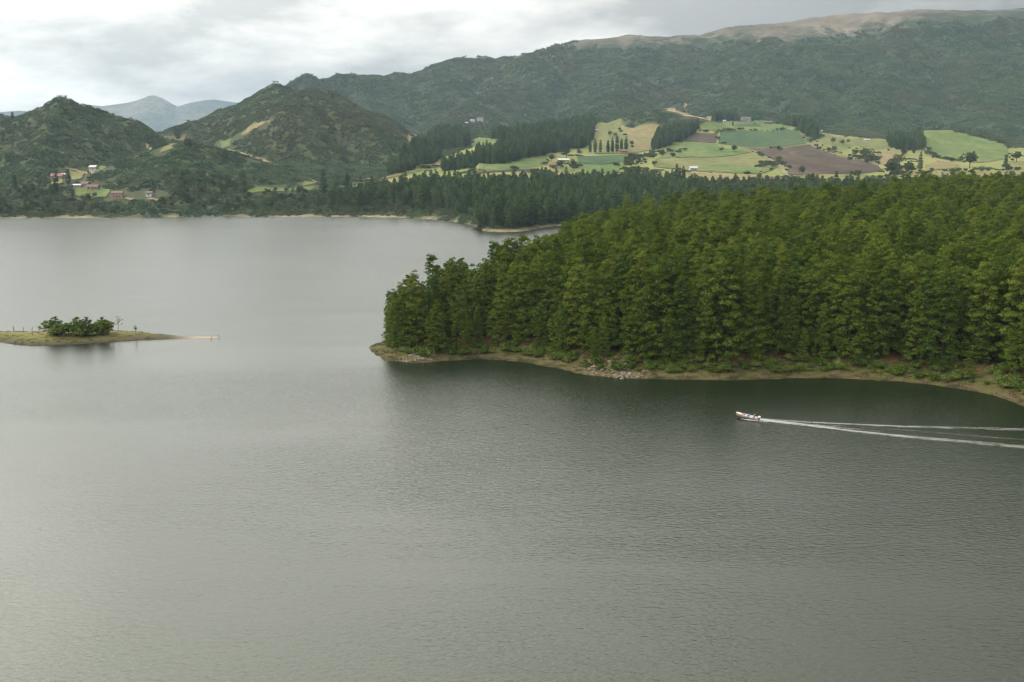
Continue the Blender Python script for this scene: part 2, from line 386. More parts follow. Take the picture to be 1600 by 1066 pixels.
def h_low(x, y):
    l = low(x, y); r = ridges(x, y, HILLS, 90.0, 28.0, 3)
    k = np.clip((r - l) / 40, 0, 1)
    r = r - 4.0 + k * (17.0*(ridged(x/150, y/150, 8, 4) - 0.6) + 2.2*fbm(x/28, y/28, 12, 3))
    return np.where(l < 0.5, l, smax(l, r, 8.0))
def h_mnt(x, y):
    r = ridges(x, y, MOUNT, 320.0, 110.0, 21)
    k = np.clip((r - 100) / 150, 0.15, 1)
    return r - 5.0 + k * (78.0*np.clip(1.25 - np.clip((r-330)/150, 0, 1), 0.25, 1)*(ridged(x/420, y/420, 28, 5) - 0.62) + 6*fbm(x/70, y/70, 33, 4))
def height(x, y):
    x = np.atleast_1d(np.asarray(x, float)); y = np.atleast_1d(np.asarray(y, float))
    return np.maximum(h_low(x, y), h_mnt(x, y))
_HY = np.concatenate([np.arange(620, 2000, 4.0), np.arange(2000, 3300, 10.0)])
def hit(px, py):
    dx, dy, dz = ray(px, py); t = _HY / dy
    z = CAMZ + dz * t; h = height(dx * t, _HY)
    k = np.argmax(h >= z)
    if h[k] < z[k]: return None
    if k: # refine
        f0 = z[k-1]-h[k-1]; f1 = z[k]-h[k]; q = f0/(f0-f1+1e-9); Y = _HY[k-1] + q*(_HY[k]-_HY[k-1])
    else: Y = _HY[0]
    tt = Y/dy
    return np.array((dx*tt, Y, float(height(dx*tt, Y)[0])))

# field outlines, traced on the slope
FIELDS = [
 ('crop', [(1125,206),(1165,205),(1195,206),(1230,202),(1247,205),(1260,225),(1220,232),(1157,229),(1122,225)]),
 ('soil', [(1160,230.5),(1220,233),(1262,226.5),(1285,236),(1350,252),(1372,260),(1381,268),(1340,273),(1250,274),(1230,273),(1232,262),(1215,255),(1195,245),(1175,237)]),
 ('green', [(1052,223),(1122,225.5),(1125,232),(1158,233),(1174,239),(1122,246),(1050,246),(1022,251)]),
 ('yellow', [(1022,252),(1050,247),(1122,247),(1175,240.5),(1210,252),(1214,262),(1190,272),(1097,269),(1020,261)]),
 ('green', [(1085,262),(1130,258),(1180,262),(1188,271),(1100,268)]),
 ('tan', [(1025,271),(1100,271),(1190,274),(1222,278),(1222,285),(1075,286),(1055,280)]),
 ('yellow', [(1055,290),(1125,287),(1222,287),(1300,292),(1225,299),(1175,300),(1060,300)]),
 ('yellow', [(1230,276),(1385,275),(1395,283),(1275,290),(1225,286)]),
 ('soil', [(1087,208),(1121,209),(1119,224),(1067,221)]),
 ('tan', [(967,203),(1040,198),(1027,210),(1017,235),(990,240),(985,220)]),
 ('green', [(1090,200),(1110,190),(1140,189),(1200,190),(1237,198),(1225,203),(1125,205),(1090,206)]),
 ('crop', [(1150,194),(1185,194),(1190,198.5),(1147,198.5)]),
 ('crop', [(902,245),(987,242),(987,252),(940,258),(903,256)]),
 ('green', [(903,257),(940,259),(986,253),(967,267),(915,278),(893,270)]),
 ('yellow', [(930,191),(972,188),(967,202),(984,220),(989,240),(930,241),(927,215)]),
 ('green', [(735,267),(790,257),(855,243),(857,255),(835,262),(785,268),(735,273)]),
 ('soil', [(735,274),(785,269),(835,264),(870,270),(872,278),(737,282)]),
 ('yellow', [(662,264),(692,248),(740,241),(767,232),(770,238),(737,255),(695,260)]),
 ('green', [(734,221),(782,220),(780,230),(742,234)]),
 ('tan', [(636,217),(679,204),(677,209),(640,225)]),
 ('yellow', [(1281,208),(1305,214),(1353,217),(1386,220),(1390,231),(1372,235),(1337,228),(1316,235),(1283,235),(1267,225)]),
 ('tan', [(1372,237),(1412,234),(1416,244),(1403,252),(1381,259),(1370,255)]),
 ('green', [(1432,211),(1458,204),(1491,207),(1534,217),(1576,231),(1574,248),(1534,255),(1497,252),(1460,246),(1447,231),(1442,217)]),
 ('tan', [(1425,275),(1447,271),(1600,269),(1680,268),(1680,284),(1480,284),(1394,288)]),
 ('tan', [(1445,259),(1469,252),(1497,257),(1495,263),(1447,268)]),
 ('yellow', [(1576,252),(1680,253),(1680,266),(1565,266)]),
 ('green', [(880,256),(897,258),(894,270),(870,268),(860,258)]),
 ('tan', [(257,213),(290,211),(288,220),(257,219)]),
 ('yellow', [(257,230),(272,225),(270,233),(248,241)]),
 ('green', [(345,222),(360,217),(358,231),(347,233)]),
 ('tan', [(374,211),(395,194),(421,188),(420,195),(397,201),(377,214)]),
 ('green', [(382,297),(425,294),(492,292),(490,297),(395,302)]),
 ('yellow', [(472,284),(497,286),(475,291)]),
 ('green', [(118,295),(152,292),(170,299),(166,309),(120,306)]),
 ('yellow', [(107,267),(135,270),(128,280),(112,281)]),
 ('yellow', [(80,281),(100,279),(101,286),(82,287)]),
 ('green', [(148,262),(163,259),(165,266),(150,268)]),
 ('green', [(548,291),(575,287),(577,293),(550,296)]),
 ('yellow', [(594,280),(620,272),(668,264),(640,272),(606,279)]),
 ('dirt', [(1040,169),(1055,170),(1070,178),(1100,184),(1112,182),(1108,190),(1072,183),(1045,174)]),
 ('dirt', [(1068,163),(1073,163),(1079,178),(1072,178)]),
]
ROADS = [([(355,236),(380,243),(407,250),(431,259)], 5.0), ([(102,264),(118,267),(132,271),(146,273)], 3.5), ([(474,278),(485,282),(497,287)], 3.0),
         ([(1262,224),(1275,232),(1290,237),(1310,240),(1345,250),(1372,258)], 3.5), ([(1214,256),(1222,266),(1230,276)], 4.0), ([(1160,231),(1185,240),(1214,256)], 3.5),
         ([(196,311),(208,314)], 4.0), ([(232,312),(246,315)], 3.5), ([(230,226),(236,236),(222,244),(208,248)], 3.5), ([(873,267),(880,274),(900,279)], 3.0), ([(560,283),(575,281),(590,279)], 3.5)]
FARM = [(590,286),(640,262),(690,243),(735,232),(735,219),(785,217),(800,232),(860,238),(922,216),(928,190),(970,186),(985,200),(1045,197),(1090,201),(1110,189),(1200,187),(1240,196),(1264,224),(1281,207),(1390,219),(1432,214),(1458,203),(1491,205.5),(1534,215),(1580,230),(1640,238),(1720,240),(1720,310),(1000,310),(735,290)]
FARM = np.array([q for q in (hit(*p) for p in FARM) if q is not None])
fields_w = []
for kind, poly in FIELDS:
    pts = [hit(*p) for p in poly]
    if all(p is not None for p in pts): fields_w.append((kind, np.array(pts)))
roads_w = []
for poly, wd in ROADS:
    pts = [hit(*p) for p in poly]
    if all(p is not None for p in pts): roads_w.append((np.array(pts), wd))

# ------------------------------------------------------------------ terrain: meshes
def grid(x0, x1, y0, y1, st):
    xs = np.arange(x0, x1 + st, st); ys = np.arange(y0, y1 + st, st)
    X, Y = np.meshgrid(xs, ys); nx, ny = len(xs), len(ys)
    i = np.arange(nx*ny).reshape(ny, nx)
    f = np.stack([i[:-1,:-1], i[:-1,1:], i[1:,1:], i[1:,:-1]], -1).reshape(-1, 4)
    return X.ravel(), Y.ravel(), f
def keep_faces(f, ok):
    f = f[ok[f].any(1)]; used = np.unique(f); re = np.full(ok.shape, -1); re[used] = np.arange(len(used))
    return used, re[f]
def slope_grass(x, y):
    """1 where the lowland is pasture, 0 where scrub grows"""
    d = poly_dist(x, y, FARM); d = np.where(in_poly(x, y, FARM), d, -d)
    return np.clip((d + 7*fbm(x/25, y/25, 45, 3)) / 5, 0, 1)
X, Y, f = grid(-1250, 1500, 640, 2340, 6.0)
ok = np.abs(X) < Y * 0.60 + 60
used, f = keep_faces(f, ok); X = X[used]; Y = Y[used]
Z = h_low(X, Y)
used, f = keep_faces(f, Z > -1.5); X = X[used]; Y = Y[used]; Z = Z[used]
bare = np.clip(1.2 - np.abs(Z - 0.6) / 1.1, 0, 1) * (0.45 + 0.55 * fbm(X/30, Y/30, 51, 3))
o = link('hills', mesh_np('hills', np.stack([X, Y, Z], 1), f, [M['terrain']], True, {'grass': slope_grass(X, Y), 'bare': np.clip(bare, 0, 1)})); tag(o, 'scrub covered hills and farmland slopes beyond the lake', kind='structure')
X, Y, f = grid(-1300, 2700, 1750, 3300, 11.0)
ok = np.abs(X) < Y * 0.62 + 100
used, f = keep_faces(f, ok); X = X[used]; Y = Y[used]; Z = h_mnt(X, Y)
used, f = keep_faces(f, Z > 30); X = X[used]; Y = Y[used]; Z = Z[used]
px, py, _ = proj(np.stack([X, Y, Z], 1))
crest = np.interp(px, [500,690,870,1092,1270,1420,1600,2300], [288, 320, 376, 428, 478, 503, 505, 480])
bm_ = np.clip(1 - (crest - Z) / np.interp(px, [650, 900, 1150, 1250, 1400, 1500, 1700], [25, 55, 100, 165, 150, 105, 105]), 0, 1) * np.interp(px, [600, 900, 1150, 1250, 1420, 1520], [0.3, 0.65, 0.8, 1.0, 1.0, 0.6])
spur = np.exp(-(poly_dist(X, Y, MOUNT[4][0], False) / 130)**2) * 0.42
o = link('mountain', mesh_np('mountain', np.stack([X, Y, Z], 1), f, [M['mountain']], True, {'bare': np.maximum(bm_ * 1.15, spur)})); tag(o, 'long forested mountain ridge with bare pale grass along its crest', kind='structure')

def far_range(name, pts, foot, label, matl):
    c = [at(*p) for p in pts]
    x0 = min(p[0] for p in c) - 400; x1 = max(p[0] for p in c) + 400; ym = np.mean([p[1] for p in c])
    X, Y, f = grid(x0, x1, ym - 1700, ym + 200, 16.0)
    z = ridges(X, Y, [(c, 0.52, 4)], 400.0, 90.0, 61)
    z = z + np.clip((z - 100)/200, 0, 1) * np.clip(poly_dist(X, Y, c, False)/500, 0, 1) * (60*(ridged(X/700, Y/700, 71, 4) - 0.62) + 5*fbm(X/120, Y/120, 72, 3))
    d = poly_dist(X, Y, c, False); z = np.maximum(z, 40 + 12*fbm(X/300, Y/300, 74, 3))
    me = mesh_np(name, np.stack([X, Y, z], 1), f, [matl], True, {'bare': np.clip(0.30 + 0.5*fbm(X/500, Y/500, 75, 3), 0, 1)})
    return tag(link(name, me), label, kind='structure'), c
blue, bc = far_range('distant_mountain', [(60,176,9000),(110,166,9000),(133,163,9000),(160,166,9000),(178,163.5,9000),(200,160.5,9000),(216,156.5,9000),(232,150,9000),(240,149,9000),(249,151.5,9000),(260,158,9000),(278,166.5,9000),(300,160,9000),(318,157,9000),(335,155.5,9000),(352,158,9000),(400,164,9000)], 0, 'hazy blue mountain with a jagged peak on the horizon', M['mountain'])
far_range('distant_ridge', [(-250,150,7200),(-100,165,7200),(-20,177,7200),(10,174.5,7200),(30,173,7200),(48,174,7200),(90,186,7200)], 0, 'pale low ridge on the horizon behind the conical hill', M['mountain'])

# fields and farm tracks: sheets laid over the slope
def drape(name, pts, matl, lift, label, maxlen=9.0):
    bm = bmesh.new(); vs_ = [bm.verts.new((p[0], p[1], 0)) for p in pts]
    # round the outline a little
    fc = bm.faces.new(vs_); bmesh.ops.triangulate(bm, faces=[fc])
    for _ in range(7):
        e_ = [q for q in bm.edges if q.calc_length() > maxlen]
        if not e_: break
        bmesh.ops.subdivide_edges(bm, edges=e_, cuts=1); bmesh.ops.triangulate(bm, faces=[q for q in bm.faces if len(q.verts) > 3])
    v = np.array([q.co[:] for q in bm.verts]); bnd = np.array([q.is_boundary for q in bm.verts])
    j = 2.2 * fbm(v[:,0]/14, v[:,1]/14, 81, 3); v[:,0] += j*bnd; v[:,1] += 2.5*j*bnd
    v[:,2] = height(v[:,0], v[:,1]) + lift
    for q, c in zip(bm.verts, v): q.co = c
    bmesh.ops.recalc_face_normals(bm, faces=bm.faces[:])
    me = bpy.data.meshes.new(name); bm.to_mesh(me); bm.free(); me.materials.append(matl)
    me.polygons.foreach_set('use_smooth', np.ones(len(me.polygons), bool))
    return tag(link(name, me), label, kind='structure')
FL = {'green': 'green pasture on the far slope', 'crop': 'dark green crop field on the far slope', 'soil': 'ploughed brown field on the far slope', 'tan': 'dry tan field on the far slope', 'yellow': 'yellowish pasture on the far slope', 'dirt': 'bare dirt scar on the far slope'}
for i, (kind, pts) in enumerate(fields_w): drape('field', pts, FM[kind], 0.45 + 0.12*(i % 5), FL[kind])
def strip(name, pts, wd, matl, lift, label):
    L_ = []
    for a, b in zip(pts[:-1], pts[1:]):
        n = max(2, int(np.hypot(*(b-a)[:2]) / 6)); L_ += [a + (b-a)*k/n for k in range(n)]
    L_.append(pts[-1]); P_ = np.array(L_); T = np.gradient(P_[:, :2], axis=0); T /= np.linalg.norm(T, axis=1)[:, None] + 1e-9
    nn = np.stack([-T[:,1], T[:,0]], 1); k = len(P_)
    ww = wd*0.5*(1 + 0.35*fbm(P_[:,0]/9, P_[:,1]/9, 83, 2))[:, None]
    cols = [P_[:, :2] + nn*ww*s for s in (-1, -0.33, 0.33, 1)]
    v = np.concatenate(cols); v = np.concatenate([v, (height(v[:,0], v[:,1]) + lift)[:, None]], 1)
    f = [(c*k+i, c*k+i+1, (c+1)*k+i+1, (c+1)*k+i) for c in range(3) for i in range(k-1)]
    return tag(link(name, mesh_np(name, v, f, [matl], True)), label, kind='structure')
for pts, wd in roads_w: strip('dirt_track', pts, wd, FM['dirt'], 1.25, 'pale dirt track across the far slope')

# ------------------------------------------------------------------ water
g = MB(); g.add([(-9000,-260,0),(9000,-260,0),(9000,9500,0),(-9000,9500,0)], [(0,1,2,3)])
tag(g.build('lake_water', M['water']), 'rippled grey green reservoir water', kind='structure')

# ------------------------------------------------------------------ near peninsula
FRONT = [(575,545),(580,552),(600,564),(630,567),(660,567),(700,564),(745,562.5),(790,563),(830,567),(870,576),(905,585),(960,591),(1030,593),(1100,595),(1200,594),(1300,592.5),(1350,594),(1400,597.5),(1450,602),(1500,609),(1545,618),(1580,628),(1615,642),(1680,670),(1760,705)]
fr = [ground(*p)[:2] for p in FRONT]
def pxY(px, Y): return np.array(((px-800)/F*Y*1.0, Y))
BACK = [(1800,330),(1800,420),(1800,520),(1800,640),(1600,665),(1430,665),(1330,610),(1250,530),(1100,500),(1000,495),(930,455),(885,410),(850,350),(820,322),(780,303),(740,288),(700,279),(650,272),(612,268),(585,262),(573,256)]
PEN = np.array(fr + [pxY(*p) for p in BACK])
def h_pen(x, y):
    d = poly_dist(x, y, PEN); ins = in_poly(x, y, PEN); d = np.where(ins, d, -d)
    px = 800 + F*x/y
    d2 = d + 1.6*fbm(x/7, y/7, 91, 3)
    z = np.where(d2 < 0, 0.3*d2, np.interp(d2, [0,2,6,9,11.5,20,60,200], [0,0.35,1.1,1.9,3.0,3.9,6.0,9.0]))
    hill = 10.0*np.exp(-(((x-220)/190)**2 + ((y-560)/190)**2))
    return z + hill*np.clip(d/60, 0, 1) + np.clip(d/4, 0, 1)*0.35*fbm(x/5, y/5, 95, 3), d
X, Y, f = grid(-60, 480, 140, 680, 2.2)
Z, D = h_pen(X, Y); used, f = keep_faces(f, D > -3); X, Y, Z, D = X[used], Y[used], Z[used], D[used]
def shore_mat():
    m, t, b = mat('shore_ground')
    p = pos(t); d = attr(t, 'inland')
    n1_ = noise(t, p, 0.16, 5, 0.6); n2_ = noise(t, p, 1.3, 4, 0.6)
    j = nd(t, 'ShaderNodeMath', {0: n1_, 1: 0.5}, operation='SUBTRACT').outputs[0]
    j = nd(t, 'ShaderNodeMath', {0: j, 1: 0.5, 2: d}, operation='MULTIPLY_ADD').outputs[0]
    c = rampn(t, j, [(0.0, (0.0231, 0.0203, 0.0108)), (0.06, (0.0462, 0.0370, 0.0195)), (0.12, (0.0992, 0.0707, 0.0369)), (0.22, (0.0694, 0.0607, 0.0243)), (0.40, (0.0563, 0.0573, 0.0184)), (0.48, (0.0793, 0.0540, 0.0260)), (0.56, (0.0959, 0.0445, 0.0206)), (0.72, (0.0727, 0.0350, 0.0174)), (0.85, (0.0298, 0.0203, 0.0108))])
    c = mixc(t, 1.0, c, rampn(t, n2_, [(0.3, (0.65,)*3), (0.7, (1.25,)*3)]), 'MULTIPLY')
    grn = rampn(t, noise(t, p, 0.45, 4, 0.6), [(0.45, (0,)*3), (0.62, (0.75,)*3)])
    c = mixc(t, grn, c, mixc(t, n2_, (0.0462, 0.0607, 0.0119), (0.0926, 0.0944, 0.0243)))
    t.links.new(c, b.inputs['Base Color']); b.inputs['Roughness'].default_value = 0.95; b.inputs['Specular IOR Level'].default_value = 0.15
    bp = nd(t, 'ShaderNodeBump', {'Height': n2_, 'Strength': 0.6, 'Distance': 0.25}); t.links.new(bp.outputs[0], b.inputs['Normal'])
    return m
M['shore'] = shore_mat()
o = link('peninsula', mesh_np('peninsula', np.stack([X, Y, Z], 1), f, [M['shore']], True, {'inland': np.clip(D/20, 0, 1)})); tag(o, 'wooded peninsula with a grassy red earth bank', kind='structure')

# ------------------------------------------------------------------ vegetation prototypes
def tris(cent, dirs, ln, wd, jit, r):
    """one slender leaf triangle per centre, pointing along dirs (jittered)"""
    n = len(cent)
    d = dirs + r.normal(0, jit, (n, 3)); d /= np.linalg.norm(d, axis=1)[:, None] + 1e-9
    a = np.cross(d, r.normal(0, 1, (n, 3))); a /= np.linalg.norm(a, axis=1)[:, None] + 1e-9
    l = ln * r.uniform(0.6, 1.3, (n, 1)); w_ = wd * r.uniform(0.6, 1.3, (n, 1))
    b = cent - d*l*0.25
    v = np.stack([b - a*w_*0.5, b + a*w_*0.5, b + d*l], 1).reshape(-1, 3)
    return v
def shell(cent, dirs, sz, jit, r):
    """leaf faces lying on a clump's surface, so that each clump catches the light as one mass"""
    n = len(cent); d = dirs + r.normal(0, jit, (n, 3)); d /= np.linalg.norm(d, axis=1)[:, None] + 1e-9
    a = np.cross(d, r.normal(0, 1, (n, 3))); a /= np.linalg.norm(a, axis=1)[:, None] + 1e-9
    b = np.cross(d, a); l = sz * r.uniform(0.6, 1.35, (n, 1))
    return np.stack([cent - a*l*0.5 - b*l*0.35, cent + a*l*0.5 - b*l*0.35, cent + b*l*0.75], 1).reshape(-1, 3)
def crown_mesh(name, tufts, rad, per, ln, wd, matl, r, up=0.5, frac=0.6):
    tufts = np.asarray(tufts, float); rad = np.broadcast_to(rad, (len(tufts),))
    n = len(tufts) * per
    c = np.repeat(tufts, per, 0); rr = np.repeat(rad, per)[:, None]
    d = r.normal(0, 1, (n, 3)); d[:, 2] = np.abs(d[:, 2])*0.8 + d[:, 2]*0.35; d /= np.linalg.norm(d, axis=1)[:, None]
    sh = r.uniform(0, 1, n) < frac
    cc = c + d * rr * np.array([1, 1, 0.85]) * np.where(sh, r.uniform(0.75, 1, n), r.uniform(0.45, 1, n))[:, None]
    v1 = shell(cc[sh], d[sh], ln*0.72, 0.30, r)
    v2 = tris(cc[~sh], d[~sh] + np.array([0, 0, up]), ln, wd, 0.35, r)
    v = np.concatenate([v1, v2])
    return mesh_np(name, v, np.arange(len(v)).reshape(-1, 3), [matl])
def pine_tufts(H, z0, Rm, whorls, r, top=1.5, dens=1.0):
    T = []; rad = []
    lean = r.normal(0, 0.3, 2); lob = r.uniform(0, 6.28); 
    for k in range(whorls):
        q = (k + r.uniform(-0.3, 0.3)) / (whorls - 1); q = min(max(q, 0), 1)
        z = z0 + (H - z0) * q
        rm = Rm * (1 - q**top)**0.8 * (0.55 + 0.45*min(1, q/0.18)) + 0.25
        nb = max(2, int(dens * (3 + 5.5 * rm / Rm))); a0 = r.uniform(0, 6.28)
        for j in range(nb):
            a = a0 + 6.283*j/nb + r.normal(0, 0.25)
            ext = rm * r.uniform(0.62, 1.12) * (1 + 0.16*math.cos(a*2 + lob + q*4))
            for fr_ in ((1.0, 0.6) if rm > 1.3 else (1.0,)):
                e_ = ext * fr_ * r.uniform(0.88, 1.1)
                T.append((math.cos(a)*e_ + lean[0]*q, math.sin(a)*e_ + lean[1]*q, z - 0.10*e_ + 0.25*e_*q + r.normal(0, 0.25))); rad.append(0.55 + 0.42*rm/Rm*r.uniform(0.7, 1.25))
    T.append((lean[0], lean[1], H)); rad.append(0.5)
    return T, rad
def trunk_mesh(name, H, r0, matl, limbs=6, z0=3.0, Rm=2.5, r=random):
    g = MB(); g.tube([(0,0,-0.6),(0.03,0.02,H*0.3),(0.05,-0.03,H*0.65),(0,0,H*0.97)], [r0*1.15, r0*0.8, r0*0.5, 0.04], 7)
    for k in range(limbs):
        z = z0 + (H - z0)*(k + 0.3)/limbs*0.85; a = k*2.4 + r.uniform(-.3, .3); e_ = Rm*(1 - (k/limbs)**1.5)*0.85 + 0.3
        g.tube([(0,0,z), (math.cos(a)*e_*0.5, math.sin(a)*e_*0.5, z + 0.15*e_), (math.cos(a)*e_, math.sin(a)*e_, z + 0.2*e_)], [r0*0.32, r0*0.2, 0.03], 4)
    return g.mesh(name, [matl], True)
def pine_clumps(H, z0, Rm, n, r, top):
    """irregular clumps over a rounded, lumpy crown"""
    T = []; rad = []; lean = r.normal(0, 0.35, 2); p1, p2 = r.uniform(0, 6.28, 2)
    for k in range(n):
        q = ((k + 0.5)/n)**0.95; a = k*2.39996 + r.normal(0, 0.5)
        rm = Rm*(1 - q**top)**0.62*(0.80 + 0.20*min(1, q/0.15))*(1 + 0.24*math.sin(a + p1 + 5*q) + 0.16*math.sin(2*a + p2 - 9*q)) + 0.2
        e_ = rm*(r.uniform(0.74, 1.05) if r.uniform() < 0.75 else r.uniform(0.3, 0.75))
        T.append((math.cos(a)*e_ + lean[0]*q, math.sin(a)*e_ + lean[1]*q, z0 + (H-z0)*q + r.normal(0, 0.6) - 0.12*e_)); rad.append(r.uniform(0.6, 1.35)*(0.66 + 0.34*rm/Rm))
    for _ in range(3): T.append((lean[0] + r.normal(0, 0.6), lean[1] + r.normal(0, 0.6), H - r.uniform(0.2, 1.6))); rad.append(r.uniform(0.7, 1.1))
    return T, rad
PINES = []   # (crown mesh, trunk mesh)
PH = [21, 20, 22, 19, 21.5, 20.5, 23, 18.5]
for k in range(8):
    r = np.random.default_rng(100 + k); H = PH[k]; Rm = [2.9, 3.5, 2.7, 3.7, 3.1, 3.4, 2.8, 3.3][k]
    z0 = [0.6, 1.0, 1.8, 0.6, 2.0, 0.9, 1.4, 0.8][k]
    T, rad = pine_clumps(H, z0, Rm, 125, r, [2.8, 4.0, 2.4, 4.6, 3.2, 3.6, 2.3, 3.4][k])
    PINES.append((crown_mesh('pine_crown', T, np.array(rad), 58, 0.44, 0.16, M['pine'], r, 0.3, 0.8), trunk_mesh('pine_trunk', H, 0.17, M['bark'], 7, z0 + 1, Rm)))
def blob_tufts(H, z0, Rx, n, r, lobes=5):
    """rounded broadleaf crown built of lobes"""
    T = []; rad = []
    L_ = [(r.normal(0, Rx*0.36), r.normal(0, Rx*0.36), z0 + (H-z0)*r.uniform(0.3, 0.78), Rx*r.uniform(0.42, 0.66)) for _ in range(lobes)] + [(0, 0, z0 + (H-z0)*0.55, Rx*0.7)]
    for _ in range(n):
        x, y, z, q = L_[r.integers(len(L_))]; d = r.normal(0, 1, 3); d /= np.linalg.norm(d); e_ = q*r.uniform(0.7, 1.05)
        T.append((x + d[0]*e_, y + d[1]*e_, max(z0*0.7, z + d[2]*e_*(H-z0)/(2.6*Rx)))); rad.append(q*0.34)
    return T, rad
def tree_all(name, T, rad, per, ln, wd, leafm, H, r0, r, up=0.4, bare=None):
    """crown and trunk in one mesh, for trees only a few pixels tall"""
    cm = crown_mesh(name, T, rad, per, ln, wd, leafm, r, up); n = len(cm.vertices); v = np.empty(n*3, np.float32); cm.vertices.foreach_get('co', v); v = v.reshape(-1, 3)
    a = np.arange(5)*1.2566; ring = np.stack([np.cos(a), np.sin(a)], 1)
    tv = np.concatenate([np.c_[ring*r0, np.full(5, -1.0)], np.c_[ring*r0*0.4, np.full(5, H*0.75)]])
    tf = np.array([(i, (i+1) % 5, 5+(i+1) % 5) for i in range(5)] + [(i, 5+(i+1) % 5, 5+i) for i in range(5)]) + n
    bpy.data.meshes.remove(cm)
    return mesh_np(name, np.concatenate([v, tv]), np.concatenate([np.arange(n).reshape(-1, 3), tf]), [leafm, M['bark']], mat_idx=[0]*(n//3) + [1]*10)
CONES = []
for k in range(5):
    r = np.random.default_rng(200 + k); H = [17, 19, 15, 18, 16][k]; Rm = [2.9, 2.6, 2.8, 3.2, 2.4][k]
    T, rad = pine_tufts(H, 1.2, Rm, 12, r, top=[2.2, 1.8, 3.0, 2.6, 2.0][k], dens=0.9)
    CONES.append(tree_all('conifer', T, np.array(rad)*1.25, 9, 1.3, 0.55, M['conifer'], H, 0.3, r))
BROADS = []
for k in range(5):
    r = np.random.default_rng(300 + k); H = [11, 13, 9, 12, 15][k]
    T, rad = blob_tufts(H, 0.7, [4.6, 5.0, 4.2, 5.6, 4.6][k], 95, r, 6)
    BROADS.append(tree_all('broadleaf', T, rad, 10, 1.1, 0.6, M['broad'], H, 0.3, r))
BUSHES = []
for k in range(5):
    r = np.random.default_rng(330 + k); T, rad = blob_tufts(3.2, 0.1, [2.6, 3.2, 2.2, 3.6, 2.8][k], 60, r, 6)
    BUSHES.append(crown_mesh('bush', T, np.array(rad), 9, 0.8, 0.45, M['broad'], r, 0.3))
POPLARS = []
for k in range(3):
    r = np.random.default_rng(350 + k); H = [19, 21, 17][k]
    T, rad = pine_tufts(H, 1.5, [1.9, 2.1, 1.8][k], 15, r, top=3.2, dens=0.9)
    POPLARS.append(tree_all('poplar', T, np.array(rad)*1.1, 10, 1.1, 0.5, M['conifer'], H, 0.3, r, 1.2))
def shrub_patch(name, n, R0, s0, s1, per, tl, r, matl, flat=0.62):
    T = []; rad = []
    for _ in range(n):
        a = r.uniform(0, 6.28); d = R0*math.sqrt(r.uniform(0, 1)); s = r.uniform(s0, s1)
        for q in range(3): T.append((math.cos(a)*d + r.normal(0, s*0.35), math.sin(a)*d + r.normal(0, s*0.35), s*flat*r.uniform(0.1, 0.8))); rad.append(s*r.uniform(0.6, 0.95))
    return crown_mesh(name, T, rad, per, tl, tl*0.55, matl, r, 0.5)
SCRUB = [shrub_patch('scrub_patch', 17, 9, 1.2, 2.8, 14, 1.1, np.random.default_rng(400+k), M['scrub']) for k in range(6)]
MSCRUB = [shrub_patch('mountain_scrub', 22, 15, 1.8, 4.0, 10, 1.8, np.random.default_rng(430+k), M['scrub']) for k in range(6)]
HERBS = [shrub_patch('herb_shrub', 1, 0.1, 1.0, 1.3, 110, 0.42, np.random.default_rng(460+k), M['herb'], 0.9) for k in range(5)]
def tuft_mesh(name, n, R0, ln, r, matl):
    c = np.c_[r.uniform(-R0, R0, (n, 2)), np.zeros(n)]; v = tris(c, np.tile([0, 0, 1.0], (n, 1)), ln, 0.10, 0.55, r)
    return mesh_np(name, v, np.arange(len(v)).reshape(-1, 3), [matl])
TUFTS = [tuft_mesh('grass_tuft', 60, 0.9, 0.5, np.random.default_rng(480+k), M['grassblade']) for k in range(4)]

